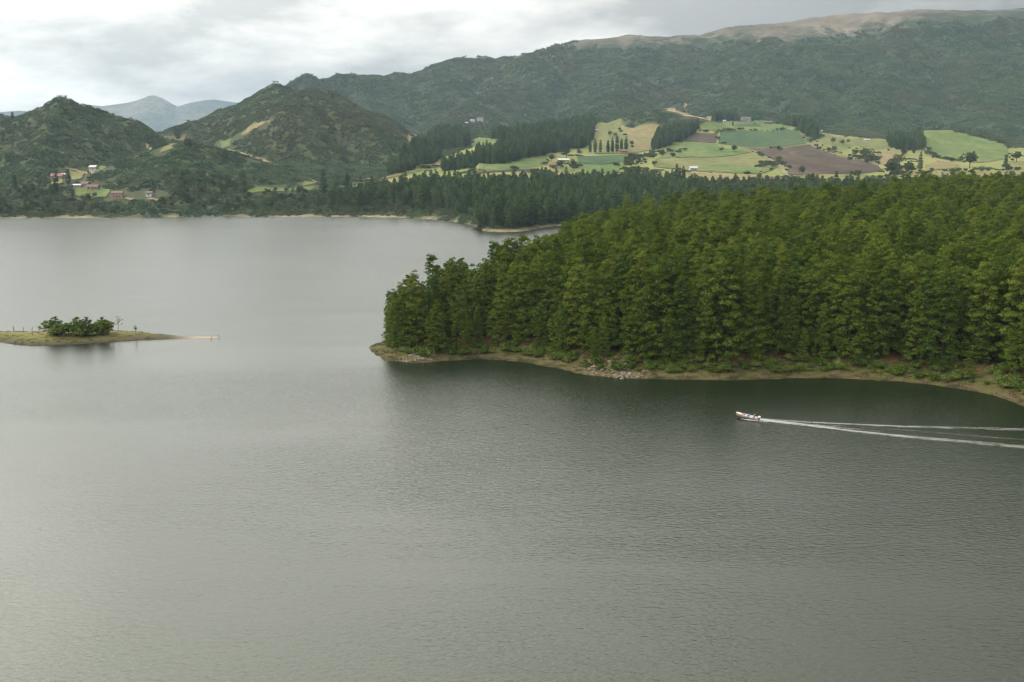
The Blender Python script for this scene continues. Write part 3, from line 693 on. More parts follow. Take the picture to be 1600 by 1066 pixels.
def scatter(name, pts, meshes, rotz, scl, idx, label, cat, normals=None):
    """one 'stuff' object: its vertices carry instances of a few meshes"""
    coll = bpy.data.collections.new(name + '_kinds')
    for k, me in enumerate(meshes):
        q = bpy.data.objects.new('%s_kind_%02d' % (name, k), me); coll.objects.link(q)
    me = bpy.data.meshes.new(name); pts = np.asarray(pts, np.float32); n = len(pts)
    me.vertices.add(n); me.vertices.foreach_set('co', pts.ravel())
    a = me.attributes.new('turn', 'FLOAT_VECTOR', 'POINT')
    rot = np.zeros((n, 3), np.float32); rot[:, 2] = rotz
    if normals is not None:
        for i in range(n):
            q = Vector(normals[i]).to_track_quat('Z', 'Y') @ Matrix.Rotation(float(rotz[i]), 4, 'Z').to_quaternion(); rot[i] = q.to_euler()[:]
    a.data.foreach_set('vector', rot.ravel())
    a = me.attributes.new('size', 'FLOAT', 'POINT'); a.data.foreach_set('value', np.asarray(scl, np.float32))
    a = me.attributes.new('pick', 'INT', 'POINT'); a.data.foreach_set('value', np.asarray(idx, np.int32))
    o = link(name, me); tag(o, label, cat, kind='stuff')
    ng = bpy.data.node_groups.new(name + '_nodes', 'GeometryNodeTree')
    ng.interface.new_socket('Geometry', in_out='INPUT', socket_type='NodeSocketGeometry'); ng.interface.new_socket('Geometry', in_out='OUTPUT', socket_type='NodeSocketGeometry')
    gi = ng.nodes.new('NodeGroupInput'); go = ng.nodes.new('NodeGroupOutput')
    ip = ng.nodes.new('GeometryNodeInstanceOnPoints'); ci = ng.nodes.new('GeometryNodeCollectionInfo')
    ci.inputs['Collection'].default_value = coll; ci.inputs['Separate Children'].default_value = True; ci.inputs['Reset Children'].default_value = True
    def na(nm, ty):
        q = ng.nodes.new('GeometryNodeInputNamedAttribute'); q.data_type = ty; q.inputs['Name'].default_value = nm; return q.outputs['Attribute']
    lk = ng.links.new
    lk(gi.outputs[0], ip.inputs['Points']); lk(ci.outputs[0], ip.inputs['Instance']); ip.inputs['Pick Instance'].default_value = True
    lk(na('pick', 'INT'), ip.inputs['Instance Index'])
    e2r = ng.nodes.new('FunctionNodeEulerToRotation'); lk(na('turn', 'FLOAT_VECTOR'), e2r.inputs[0]); lk(e2r.outputs[0], ip.inputs['Rotation'])
    lk(na('size', 'FLOAT'), ip.inputs['Scale']); lk(ip.outputs[0], go.inputs[0])
    md = o.modifiers.new('scatter', 'NODES'); md.node_group = ng
    return o
def normals_of(x, y, fn, e_=3.0):
    dx = (fn(x+e_, y) - fn(x-e_, y)) / (2*e_); dy = (fn(x, y+e_) - fn(x, y-e_)) / (2*e_)
    n = np.stack([-dx, -dy, np.ones_like(dx)], 1); return n / np.linalg.norm(n, axis=1)[:, None]
def jgrid(x0, x1, y0, y1, st, j=0.45):
    X, Y = np.meshgrid(np.arange(x0, x1, st), np.arange(y0, y1, st)); X = X.ravel() + rng.uniform(-j, j, X.size)*st; Y = Y.ravel() + rng.uniform(-j, j, Y.size)*st
    return X, Y
class Cover:
    """which trees show most: nearest first, count the picture cells each one newly fills"""
    def __init__(s): s.b = np.zeros((540, 840), bool)
    def add(s, x, y, z, H, Rr):
        u0, v0, d = proj(np.array((x, y, z))); u1, v1, _ = proj(np.array((x, y, z + H))); hw = Rr*F/d*0.5*0.8
        a, b = int(max(u0/2 - hw, 0)), int(min(u0/2 + hw + 1, 800)); c, e_ = int(max(v1/2, 0)), int(min(v0/2 + 1, 533))
        if b <= a or e_ <= c: return 0
        q = s.b[c:e_, a:b]; n = int((~q).sum()); q[:] = True; return n

# ------------------------------------------------------------------ pines on the peninsula
X, Y = jgrid(-60, 480, 170, 680, 4.3, 0.45)
Z, D = h_pen(X, Y); px = 800 + F*X/Y
edge = 10.5 + 2.5*fbm(X/16, Y/16, 111, 2) - 5.5*np.clip((700-px)/90, 0, 1)
k = (D > edge) & (px < 1760) & (rng.uniform(0, 1, X.size) > 0.05)
back_edge = (D < 13) & (D > 3.5) & (Y > np.interp(px, [560, 640, 700, 900, 1800], [258, 262, 268, 330, 400]))
k |= back_edge & (px > 590)
X, Y, Z, D, px = X[k], Y[k], Z[k], D[k], px[k]
tx, ty = jgrid(-60, 480, 170, 300, 3.3, 0.45); tz, td = h_pen(tx, ty); tp = 800 + F*tx/ty
young = (td > 8.5 + 2.0*fbm(tx/14, ty/14, 113, 2)) & (td < 15) & (ty < np.interp(tp, [560, 640, 700, 900, 1800], [258, 262, 268, 300, 300])) & (rng.uniform(0, 1, tx.size) < 0.42) & (tp > 600) & (tp < 1740)
tipk = (td > 4.5) & (tp > 586) & (tp < 800) & ((tp < 730) | (td > 7.5)) & (rng.uniform(0, 1, tx.size) < np.where(tp < 640, 0.55, 0.36)) & ~young
ex = young | tipk
grow = np.concatenate([np.ones(len(X)), np.where(young, rng.uniform(0.28, 0.6, tx.size), 0.92)[ex]])
X, Y, Z, D, px = [np.concatenate([a_, b_[ex]]) for a_, b_ in ((X, tx), (Y, ty), (Z, tz), (D, td), (px, tp))]
order = np.argsort(Y); X, Y, Z, D, px, grow = X[order], Y[order], Z[order], D[order], px[order], grow[order]
pk = rng.integers(0, 8, len(X)); ps = grow * np.clip(rng.normal(0.97, 0.11, len(X)), 0.68, 1.2) * np.interp(px, [588, 600, 615, 640, 680, 760, 860, 950], [0.30, 0.48, 0.60, 0.68, 0.75, 0.85, 0.94, 1.0]); pr = rng.uniform(0, 6.28, len(X))
HP = np.array(PH)
cv = Cover(); gain = np.array([cv.add(X[i], Y[i], Z[i], HP[pk[i]]*ps[i], 3.0*ps[i]) for i in range(len(X))])
best = np.argsort(-gain)[:300]; single = np.zeros(len(X), bool); single[best] = True
tipmost = min(best, key=lambda i: px[i]); rightmost = max([i for i in best if px[i] < 1590], key=lambda i: px[i])
for i in best:
    root = link('pine_tree', None, loc=(X[i], Y[i], Z[i] - 0.1), rot=(0, 0, float(pr[i])), scale=float(ps[i])); root.empty_display_size = 1
    tag(root, 'tall dark green pine in the dense plantation on the near peninsula', 'pine tree', 'pines of the plantation on the near peninsula')
    link('crown', PINES[pk[i]][0], root); link('trunk', PINES[pk[i]][1], root)
    zone = ('near the peninsula tip' if px[i] < 720 else 'between the tip and the rock pile' if px[i] < 900 else 'behind the rock pile' if px[i] < 1060 else 'behind the motor boat' if px[i] < 1300 else 'toward the right edge')
    size = 'young short pine' if grow[i] < 0.7 else 'tall pine'
    if D[i] < 19 and Y[i] < 310: tag(root, '%s in the front row, %s' % (size, zone), None, 'front row pines ' + zone)
    else: root['label'] = '%s within the plantation canopy, %s' % (size, zone); root['group'] = 'canopy pines ' + zone
    if i == tipmost: root['label'] = 'leftmost pine of the plantation, at the very tip of the peninsula'
def merged(name, a, b):
    bm = bmesh.new(); bm.from_mesh(a); n = len(bm.faces); bm.from_mesh(b); bm.faces.ensure_lookup_table()
    for q in bm.faces[n:]: q.material_index = 1
    me = bpy.data.meshes.new(name); bm.to_mesh(me); bm.free(); me.materials.append(a.materials[0]); me.materials.append(b.materials[0]); return me
s_ = ~single
scatter('pine_plantation', np.c_[X, Y, Z][s_], [merged('pine', a, b) for a, b in PINES], pr[s_], ps[s_], pk[s_], 'mass of pine crowns filling the plantation behind its front rows', 'pine forest')
print('pines', len(X))

# herbs and grass on the bank
X, Y = jgrid(-60, 330, 150, 330, 2.1)
Z, D = h_pen(X, Y); px = 800 + F*X/Y
dens = np.clip(0.62 + 0.6*fbm(X/9, Y/9, 121, 3) + 0.25*np.clip((px-1320)/120, 0, 1), 0, 1)
k = (D > 3.4 + 2.5*fbm(X/20, Y/20, 123, 2)) & (D < 11) & (rng.uniform(0, 1, X.size) < dens) & (px < 1720)
hx, hy, hz, hd = X[k], Y[k], Z[k], D[k]
order = np.argsort(hy); cv = Cover(); gain = np.zeros(len(hx)); hsz = rng.uniform(0.55, 1.35, len(hx)); hk = rng.integers(0, 5, len(hx)); hr = rng.uniform(0, 6.28, len(hx))
for i in order: gain[i] = cv.add(hx[i], hy[i], hz[i], 1.5*hsz[i], 1.4*hsz[i])
hb = np.argsort(-gain)[:170]; hs = np.zeros(len(hx), bool); hs[hb] = True
for i in hb:
    o = link('shore_shrub', HERBS[hk[i]], loc=(hx[i], hy[i], hz[i]), rot=(0, 0, float(hr[i])), scale=float(hsz[i]))
    hp = 800 + F*hx[i]/hy[i]
    zone = ('near the peninsula tip' if hp < 720 else 'between the tip and the rock pile' if hp < 900 else 'beside the rock pile' if hp < 1060 else 'behind the motor boat' if hp < 1300 else 'toward the right end of the bank')
    tag(o, 'bright green leafy shrub on the bank, ' + zone, 'shrub', 'bank shrubs ' + zone)
scatter('bank_undergrowth', np.c_[hx, hy, hz][~hs], HERBS, hr[~hs], hsz[~hs]*0.8, hk[~hs], 'low green undergrowth along the peninsula bank', 'undergrowth')
X, Y = jgrid(-60, 330, 150, 330, 1.25)
Z, D = h_pen(X, Y); px = 800 + F*X/Y
k = (D > 1.6) & (D < 12) & (rng.uniform(0, 1, X.size) < 0.6 + 0.7*fbm(X/6, Y/6, 127, 3)) & (px < 1720)
X, Y, Z = X[k], Y[k], Z[k]
scatter('bank_grass', np.c_[X, Y, Z - 0.05], TUFTS, rng.uniform(0, 6.28, len(X)), rng.uniform(0.5, 1.1, len(X)), rng.integers(0, 4, len(X)), 'dry grass on the bank of the peninsula', 'grass')

# rocks
def rock_mesh(r):
    bm = bmesh.new(); bmesh.ops.create_icosphere(bm, subdivisions=1, radius=1)
    for q in bm.verts: q.co *= r.uniform(0.65, 1.2); q.co.z *= 0.65
    me = bpy.data.meshes.new('stone'); bm.to_mesh(me); bm.free(); me.materials.append(M['rock']); return me
ROCKS = [rock_mesh(np.random.default_rng(500+k)) for k in range(6)]
pts = []
for (cx, cy, sx, sy, n) in ((655,558,18,4.5,130),(632,562,8,3,30),(955,577,32,6,150),(980,586,26,4,140),(925,578,10,5,50),(1000,570,14,4,40)):
    for _ in range(n):
        q = ground(rng.normal(cx, sx*0.55), rng.normal(cy, sy*0.55), 0.5); pts.append(q[:2])
pts = np.array(pts); z, d = h_pen(pts[:,0], pts[:,1]); k = d > 0.2; pts = np.c_[pts, z][k]
scatter('rubble', pts, ROCKS, rng.uniform(0, 6.28, len(pts)), rng.uniform(0.12, 0.42, len(pts)), rng.integers(0, 6, len(pts)), 'pale stony rubble on the bank at the water line', 'rubble')
for (bx, by, s) in ((928,577,.75),(940,580,.6),(952,574,.55),(961,585,.8),(972,588,.65),(985,584,.7),(998,587,.6),(1006,582,.5),(648,556,.7),(660,561,.8),(676,557,.55)):
    q = ground(bx, by, 0.6); z, d = h_pen(np.array([q[0]]), np.array([q[1]]))
    o = link('boulder', ROCKS[int(bx) % 6], loc=(q[0], q[1], float(z[0]) + 0.1), rot=(0, 0, bx), scale=s)
    if bx > 800: tag(o, 'pale boulder in the rock pile at the middle of the bank', 'boulder', 'boulders in the bank rock pile')
    else: tag(o, 'pinkish boulder in the rubble patch near the peninsula tip', 'boulder', 'boulders near the peninsula tip')

# ------------------------------------------------------------------ low island with its trees
ISL = [ground(*p)[:2] for p in [(-260,522),(-120,530),(-40,534),(0,535),(25,539),(52,541),(90,539.5),(150,536.5),(210,532.5),(270,530),(330,529),(345,528.5),(343,526),(300,526.5),(270,525),(235,521.5),(200,518),(150,517),(90,519),(40,520),(0,519),(-60,517),(-160,512),(-260,508)]]
ISL = np.array(ISL)
def h_isl(x, y):
    d = poly_dist(x, y, ISL); d = np.where(in_poly(x, y, ISL), d, -d)
    d2 = d + 0.5*fbm(x/5, y/5, 131, 3)
    return np.where(d2 < 0, 0.25*d2, 0.9*(1 - np.exp(-d2/5.0))*1.9) + 0.12*fbm(x/3, y/3, 133, 2)*np.clip(d, 0, 1), d
X, Y, f = grid(-260, -70, 235, 320, 1.1); Z, D = h_isl(X, Y)
used, f = keep_faces(f, D > -2); X, Y, Z, D = X[used], Y[used], Z[used], D[used]
def isl_mat():
    m, t, b = mat('island_ground'); p = pos(t); d = attr(t, 'inland'); s = attr(t, 'spit')
    n1_ = noise(t, p, 0.35, 5, 0.6); n2_ = noise(t, p, 2.0, 4)
    j = nd(t, 'ShaderNodeMath', {0: nd(t, 'ShaderNodeMath', {0: n1_, 1: 0.5}, operation='SUBTRACT').outputs[0], 1: 0.4, 2: d}, operation='MULTIPLY_ADD').outputs[0]
    c = rampn(t, j, [(0.0, (0.0360, 0.0324, 0.0216)), (0.10, (0.0684, 0.0612, 0.0360)), (0.35, (0.0900, 0.0864, 0.0324)), (0.6, (0.1224, 0.1188, 0.0396)), (0.85, (0.1584, 0.1404, 0.0576))])
    c = mixc(t, 1.0, c, rampn(t, n2_, [(0.3, (0.75,)*3), (0.7, (1.2,)*3)]), 'MULTIPLY')
    c = mixc(t, s, c, (0.28, 0.235, 0.175))
    t.links.new(c, b.inputs['Base Color']); b.inputs['Roughness'].default_value = 0.95; b.inputs['Specular IOR Level'].default_value = 0.1
    return m
pxi, _, _ = proj(np.stack([X, Y, Z], 1))
o = link('island', mesh_np('island', np.stack([X, Y, Z], 1), f, [isl_mat()], True, {'inland': np.clip(D/9, 0, 1), 'spit': np.clip((pxi - 262)/45, 0, 1)})); tag(o, 'low grassy island ending in a sandy spit', kind='structure')
X, Y = jgrid(-260, -80, 235, 320, 1.3); Z, D = h_isl(X, Y); pxi = 800 + F*X/Y
k = (D > 0.9) & (pxi < 262) & (rng.uniform(0, 1, X.size) < 0.5); X, Y, Z = X[k], Y[k], Z[k]
scatter('island_grass', np.c_[X, Y, Z - 0.05], TUFTS, rng.uniform(0, 6.28, len(X)), rng.uniform(0.4, 0.8, len(X)), rng.integers(0, 4, len(X)), 'short dry grass on the low island', 'grass')
M['isltree'] = leaf('island_tree_leaves', [(0.25, (0.06, 0.10, 0.024)), (0.55, (0.10, 0.15, 0.034)), (0.85, (0.16, 0.19, 0.045))])
def island_spot(px, py):
    q = ground(px, py, 1.5); z, _ = h_isl(np.array([q[0]]), np.array([q[1]])); return (q[0], q[1], float(z[0]) - 0.05)
isl_tr = [ # px, base py, height, radius, kind, label
 (79,522,4.0,1.5,'b','outermost rounded shrub at the left end of the island thicket'),
 (87,523,4.8,1.8,'c','tall tree at the left of the island thicket, the broadest of its end'),
 (93,525,3.6,1.5,'b','low bushy tree in front of the tall one at the left of the thicket'),
 (102,524,3.4,1.5,'b','short bushy tree in the middle left of the island thicket'),
 (113,521,3.2,1.3,'b','low shrub between the short bush and the pointed tree on the island'),
 (121,523,5.0,1.3,'c','slender pointed tree rising from the middle of the island thicket'),
 (130,524,3.0,1.2,'b','small shrub at the foot of the pointed island tree'),
 (138,523,4.6,1.5,'c','dark conical tree to the right of the thicket gap'),
 (150,521,4.0,1.2,'b','narrow bushy tree beside the bare pale stem on the island'),
 (160,521,4.4,1.6,'c','dense tree second from the right end of the island thicket'),
 (107,522,2.8,1.5,'b','knee high bush filling the gap left of the low island shrub'), (126,522.5,2.8,1.4,'b','small bush just right of the pointed island tree'), (144.5,522.5,2.9,1.4,'b','short bush between the conical and the narrow island tree'),
 (169,521,4.3,1.5,'b','rounded tree closing the right end of the island thicket')]
for i, (a, b, H, rr, kd, lb) in enumerate(isl_tr):
    r = np.random.default_rng(600 + i); rr *= 1.6 if kd == 'b' else 1.25
    T, rad = pine_tufts(H, 0.3, rr, 9, r, top=2.2, dens=0.9) if kd == 'c' else blob_tufts(H, 0.2, rr, 55, r, 5)
    rad = np.array(rad)*0.55 if kd == 'c' else np.array(rad)*1.3
    root = link('island_tree', None, loc=island_spot(a, b)); tag(root, lb, 'tree', 'trees of the island thicket')
    link('crown', crown_mesh('crown', T, rad, 22, 0.42, 0.17, M['isltree'], r), root)
    g = MB(); g.tube([(0,0,-0.3),(0.05,0,H*0.4),(0,0.03,H*0.85)], [0.10,0.07,0.02], 6); g.build('trunk', M['bark'], root, True)
def snag(px, py, H, lb, leafy=0, lean=0.15, seed=0):
    r = np.random.default_rng(700 + seed); root = link('bare_tree', None, loc=island_spot(px, py)); tag(root, lb, 'bare tree')
    g = MB(); g.tube([(0,0,-0.3),(lean*H*0.3,0,H*0.5),(lean*H,0,H)], [0.09,0.06,0.02], 5)
    for k in range(6):
        z = H*(0.35 + 0.1*k); a = r.uniform(0, 6.28); e_ = H*0.22*r.uniform(0.7, 1.3)
        g.tube([(lean*z*0.8,0,z),(lean*z*0.8 + math.cos(a)*e_, math.sin(a)*e_, z + e_*0.7)], [0.035,0.012], 4)
    g.build('trunk', M['dead'], root)
    if leafy:
        T = [(r.normal(lean*H*0.6, H*0.10), r.normal(0, H*0.10), H*r.uniform(0.4, 0.95)) for _ in range(leafy)]
        link('crown', crown_mesh('crown', T, 0.25, 8, 0.3, 0.12, M['isltree'], r), root)
snag(184,517.5,4.6,'thin sparse leafed tree leaning just right of the island thicket',12,0.2,1)
snag(212,519.5,2.3,'tiny lone tree on the island near the sandy spit',14,0.02,2)
snag(51,523,2.6,'bare dead tree left of the island thicket',0,0.05,3)
snag(37,519,1.8,'small bare sapling at the far left of the island',0,0.0,4)
snag(22,518,1.5,'short bare twig of a tree on the left island shore',3,0.0,5)
snag(60,522,1.7,'low grey dead bush between the bare tree and the island thicket',0,0.3,6)
for (a, b, lb) in ((342,528,'short dark stake at the end of the sandy spit'),(330,529.3,'short stake in the water just before the end of the sandy spit')):
    q = ground(a, b, 0); g = MB(); g.tube([(0,0,-0.5),(0.02,0.01,0.6),(0.05,0.02,1.0)], [0.09,0.08,0.06], 6); g.tube([(0.02,0,0.5),(0.18,0.02,0.75)], [0.04,0.02], 5)
    tag(g.build('stake', M['dead'], loc=(q[0], q[1], 0)), lb, 'stake')

# ------------------------------------------------------------------ farmland trees
allf = [p for _, p in fields_w]
def free(x, y):
    r = np.ones(np.shape(x), bool)
    for p in allf: r &= ~in_poly(x, y, p)
    for p, wd in roads_w: r &= poly_dist(x, y, p, False) > wd*0.5 + 2
    return r
BLOCKS = [ # conifer blocks on the slope
 [(752,222),(800,213),(850,204),(900,196),(936,192),(930,214),(915,231),(880,236),(850,241),(800,231),(790,223)],
 [(735,264),(790,258.5),(855,242.5),(862,231),(800,239),(742,254)], [(690,268),(735,264),(737,257),(692,263)],
 [(672,236),(733,230),(733,214),(690,208),(668,222)], [(600,277),(640,266),(688,253),(688,240),(655,243),(622,258)],
 [(1013,238),(1066,222),(1087,209),(1090,201),(1040,204),(1026,214)],
 [(1222,196),(1245,200),(1262,214),(1288,224),(1280,210),(1250,195)],
 [(1385,222),(1440,214),(1445,232),(1420,236),(1392,232)],
 [(1115,190),(1150,190),(1150,184),(1112,184)], [(640,246),(665,235),(668,226),(645,236)],
]
def block_points(poly, st):
    pts = [hit(*p) for p in poly]; pts = np.array([p for p in pts if p is not None])
    lo, hi = pts.min(0), pts.max(0); X, Y = jgrid(lo[0]-2, hi[0]+2, lo[1]-2, hi[1]+2, st)
    k = in_poly(X, Y, pts); return X[k], Y[k]
bx, by = [], []
for b in BLOCKS:
    x, y = block_points(b, 6.0); k = free(x, y); bx.append(x[k]); by.append(y[k])
# the dark belt along the near side of the farmland
X, Y = jgrid(-300, 620, 670, 1040, 5.6)
px = 800 + F*X/Y; s = Y - np.interp(px, sh_px, sh_Y); z = height(X, Y)
top = np.interp(px, [500, 560, 640, 740, 840, 1000, 1150, 1240, 1340, 1500, 1700], [60, 100, 200, 250, 290, 300, 285, 270, 255, 240, 240])
bot = np.interp(px, [480, 560, 640, 742, 748, 2000], [50, 52, 60, 30, 5, 5])
dn = np.interp(px, [490, 560, 650, 740], [0.18, 0.35, 0.6, 0.95])
k = (s > bot) & (s < top + 22*fbm(X/30, Y/30, 141, 2)) & (px > 485) & (px < 1680) & (z > 0.8) & (rng.uniform(0, 1, X.size) < dn) & free(X, Y)
bx.append(X[k]); by.append(Y[k])
X = np.concatenate(bx); Y = np.concatenate(by); Z = height(X, Y)
order = np.argsort(Y); X, Y, Z = X[order], Y[order], Z[order]
n = len(X); ck = rng.integers(0, 5, n); cs = rng.uniform(0.6, 1.08, n); cr = rng.uniform(0, 6.28, n)
cv = Cover(); gain = np.array([cv.add(X[i], Y[i], Z[i], 17*cs[i], 2.8*cs[i]) for i in range(n)])
best = np.argsort(-gain)[:300]; single = np.zeros(n, bool); single[best] = True
for i in best:
    o = link('conifer_tree', CONES[ck[i]], loc=(X[i], Y[i], Z[i]), rot=(0, 0, float(cr[i])), scale=float(cs[i]))
    if Y[i] < 1050: tag(o, 'dark conifer in the forest belt between the lake and the farmland', 'conifer', 'conifers of the belt below the farmland')
    else: tag(o, 'dark conifer in a plantation block among the far fields', 'conifer', 'conifers of the blocks among the fields')
scatter('conifer_belt', np.c_[X, Y, Z][~single], CONES, cr[~single], cs[~single], ck[~single], 'mass of dark conifers filling the woods beyond the lake', 'conifer forest')
print('conifers', n)

SINGLES = [ # px, base py, kind, scale, label
 (1515,263,'b',2.1,'biggest rounded tree standing alone on the right-hand pasture'),
 (1411,243,'p',1.25,'tall tree at the left edge of the green knoll'), (1428,240,'p',1.1,'tall tree just right of the tallest one by the green knoll'), (1440,238,'b',1.2,'rounded tree at the foot of the green knoll'),
 (1437,270,'p',1.1,'single tall dark tree by the track below the green knoll'), (1350,250,'b',1.7,'broad tree at the upper edge of the ploughed field'), (1338,246,'b',1.2,'smaller tree left of the broad one above the ploughed field'), (1362,254,'b',1.3,'tree right of the broad one above the ploughed field'),
 (1405,268,'b',1.8,'large bushy tree right of the ploughed field tip'), (1392,276,'b',1.5,'bushy tree at the ploughed field tip'), (1420,272,'b',1.5,'right-hand bushy tree of the clump beyond the ploughed field'),
 (1571,262,'p',0.9,'slim tree near the right edge of the green knoll'), (1588,254,'b',1.6,'dark rounded tree beyond the slim one at the far right'), (1572,268,'b',0.8,'low bush below the slim tree at the far right'),
 (1301,225,'b',0.8,'small dark tree, first of three in the upper right pasture'), (1316,227,'b',0.9,'middle tree of three in the upper right pasture'), (1325,224,'b',0.6,'smallest of three trees in the upper right pasture'),
 (1294,238,'b',0.8,'low wide bush by the bend of the farm track'), (1304,239,'b',0.9,'round tree by the bend of the farm track'), (1285,230,'b',0.35,'tiny round bush beside the farm track'),
 (1147,238,'b',1.1,'left-hand bush of the pair between green and brown fields'), (1128,238,'b',0.7,'small lone bush below the dark green crop'), (1217,237,'b',0.9,'lone bush at the top of the ploughed field'), (1218,256,'b',0.9,'round bush beside the dirt track in the brown field'), (1253,275,'b',0.9,'bush at the lower edge of the ploughed field'),
 (1197,262,'b',0.7,'scrubby bush at the right end of the yellow field'), (1145,197,'p',0.55,'dark conical tree by the hilltop farm'), (1094,288,'b',0.9,'round bush at the edge of the lower tan field'),
 (1057,286,'p',0.95,'tallest cypress of the row by the tan field'), (1062,286,'p',0.8,'cypress second from the right in the row by the tan field'), (1068,286,'p',0.9,'rightmost cypress of the row by the tan field'), (1050,286,'p',0.7,'cypress left of the tallest one by the tan field'), (1040,287,'p',0.75,'cypress near the middle of the row by the tan field'), (1031,287,'p',0.7,'cypress left of the middle one by the tan field'), (1022,286,'p',0.7,'leftmost cypress of the row by the tan field'),
 (862,253,'b',1.0,'tree left of the farmyard among green fields'), (885,248,'b',1.4,'broad tree behind the farmyard'), (905,243,'b',0.9,'tree right of the broad farmyard tree'), (876,264,'b',0.9,'bush below the farmyard'), (895,262,'b',0.8,'tree at the right of the farmyard'), (930,278,'b',0.9,'bush at the lower corner of the green field'),
 (922,239,'p',0.9,'tall tree, leftmost of the row behind the dark green field'), (930,239,'p',1.0,'second tall tree of the row behind the dark green field'), (938,239,'p',0.85,'third tall tree of the row behind the dark green field'), (950,239,'p',1.0,'fourth tall tree of the row behind the dark green field'), (957,238,'p',1.0,'fifth tall tree of the row behind the dark green field'), (964,238,'p',1.1,'sixth tall tree of the row behind the dark green field'), (971,238,'p',1.05,'seventh tall tree of the row behind the dark green field'), (978,238,'p',1.1,'last tall tree of the row, beside the red shed'),
 (988,229,'b',0.7,'round tree above the red shed'), (953,213,'b',0.9,'dark tree in the upper tan pasture'), (962,214,'b',0.7,'smaller tree beside the dark one in the upper tan pasture'),
 (259,204,'c',0.95,'lone conifer standing on the saddle skyline'), (20,188,'c',0.55,'small conifer on the skyline at the far left'), (24,296,'c',0.85,'dark conifer on the left scrub slope'), (107,288,'c',0.85,'conifer beside the red roofed house'), (88,300,'c',1.0,'bigger conifer below the red roofed house'), (80,306,'c',0.7,'small conifer left of the bigger one below the red roof'), (113,307,'c',0.65,'conifer at the edge of the green yard'), (282,309,'c',1.0,'dark conifer alone on the lower scrub slope'), (356,334,'c',0.75,'dark conifer at the water edge of the far shore'), (195,259,'c',0.6,'conifer on the spur above the white house'), (257,281,'c',0.5,'small conifer on the middle spur'), (355,250,'b',0.9,'dark tree beside the hillside track'), (279,222,'b',1.1,'tall tree by the tan clearing on the saddle'), (295,235,'b',1.3,'large tree below the tan clearing on the saddle'),
 (506,303,'c',1.2,'dark conifer, first of three by the long green strip'), (525,303,'c',1.05,'middle dark conifer of three by the long green strip'), (543,304,'c',1.1,'third dark conifer right of the long green strip'), (40,327,'c',0.5,'small dark tree low on the left shore'),
 (1268,306,'c',1.25,'tall conifer rising just beyond the peninsula crest'), (1305,302,'c',1.1,'conifer beyond the peninsula crest right of the tallest'), (1480,285,'c',0.6,'small conifer on the tan field behind the peninsula crest'), (1452,286,'b',0.7,'bush on the tan field behind the peninsula crest'), (1580,284,'b',0.9,'bush at the far end of the tan field strip'), (1540,284,'b',0.7,'small bush in the middle of the tan field strip'),
]
for i, (a, b, kd, s, lb) in enumerate(SINGLES):
    q = hit(a, b)
    if q is None: continue
    src = {'b': BROADS, 'p': POPLARS, 'c': CONES}[kd]; me = src[i % len(src)]
    o = link({'b': 'broadleaf_tree', 'p': 'poplar_tree', 'c': 'conifer_tree'}[kd], me, loc=(q[0], q[1], q[2]), rot=(0, 0, i*1.7), scale=float(s)); tag(o, lb, 'tree', 'single trees on the far slopes')
# bushy hedgerows and mixed woodland
def line_pts(pl, st, wd):
    pts = [hit(*p) for p in pl]; pts = [p for p in pts if p is not None]; out = []
    for a, b in zip(pts[:-1], pts[1:]):
        n_ = max(1, int(np.hypot(*(b-a)[:2])/st)); out += [a[:2] + (b-a)[:2]*k/n_ + rng.normal(0, wd, 2) for k in range(n_)]
    return out
hed = []
for pl, st, wd in (([(985,260),(1000,248),(1030,240),(1062,236)], 3.0, 9), ([(970,278),(990,266),(1015,270),(1000,280)], 3.0, 8), ([(1125,205),(1160,204),(1200,205),(1228,203)], 9, 1.5), ([(1432,210),(1460,202),(1500,206),(1545,217),(1580,231)], 6, 2),
                   ([(1447,240),(1475,249),(1500,254)], 5, 4), ([(1425,273),(1500,268),(1600,267)], 8, 1.0), ([(1055,287),(1130,286),(1220,286)], 9, 1.0), ([(1190,262),(1200,255),(1212,262)], 6, 3), ([(870,262),(885,256),(900,262)], 6, 6), ([(1100,207),(1090,200)], 5, 3), ([(1387,272),(1400,262),(1420,266),(1392,281)], 5, 6), ([(1325,250),(1345,245),(1370,255)], 5, 5), ([(640,262),(690,262)], 4, 4), ([(760,246),(800,236),(850,228)], 5, 5), ([(1268,222),(1286,212)], 5, 3)):
    hed += line_pts(pl, st, wd)
for kd_, p_ in fields_w[:27]:
    for a, b in zip(p_, np.roll(p_, -1, 0)):
        n_ = int(np.hypot(*(b-a)[:2])/8)
        hed += [a[:2] + (b-a)[:2]*k/max(n_, 1) + rng.normal(0, 1.2, 2) for k in range(n_) if rng.uniform() < 0.07]
hed = np.array(hed); hz = height(hed[:,0], hed[:,1])
scatter('hedgerow_bushes', np.c_[hed, hz], BUSHES, rng.uniform(0, 6.28, len(hed)), rng.uniform(0.4, 1.7, len(hed)), rng.integers(0, 5, len(hed)), 'bushy hedgerows and thickets between the far fields', 'hedgerow')

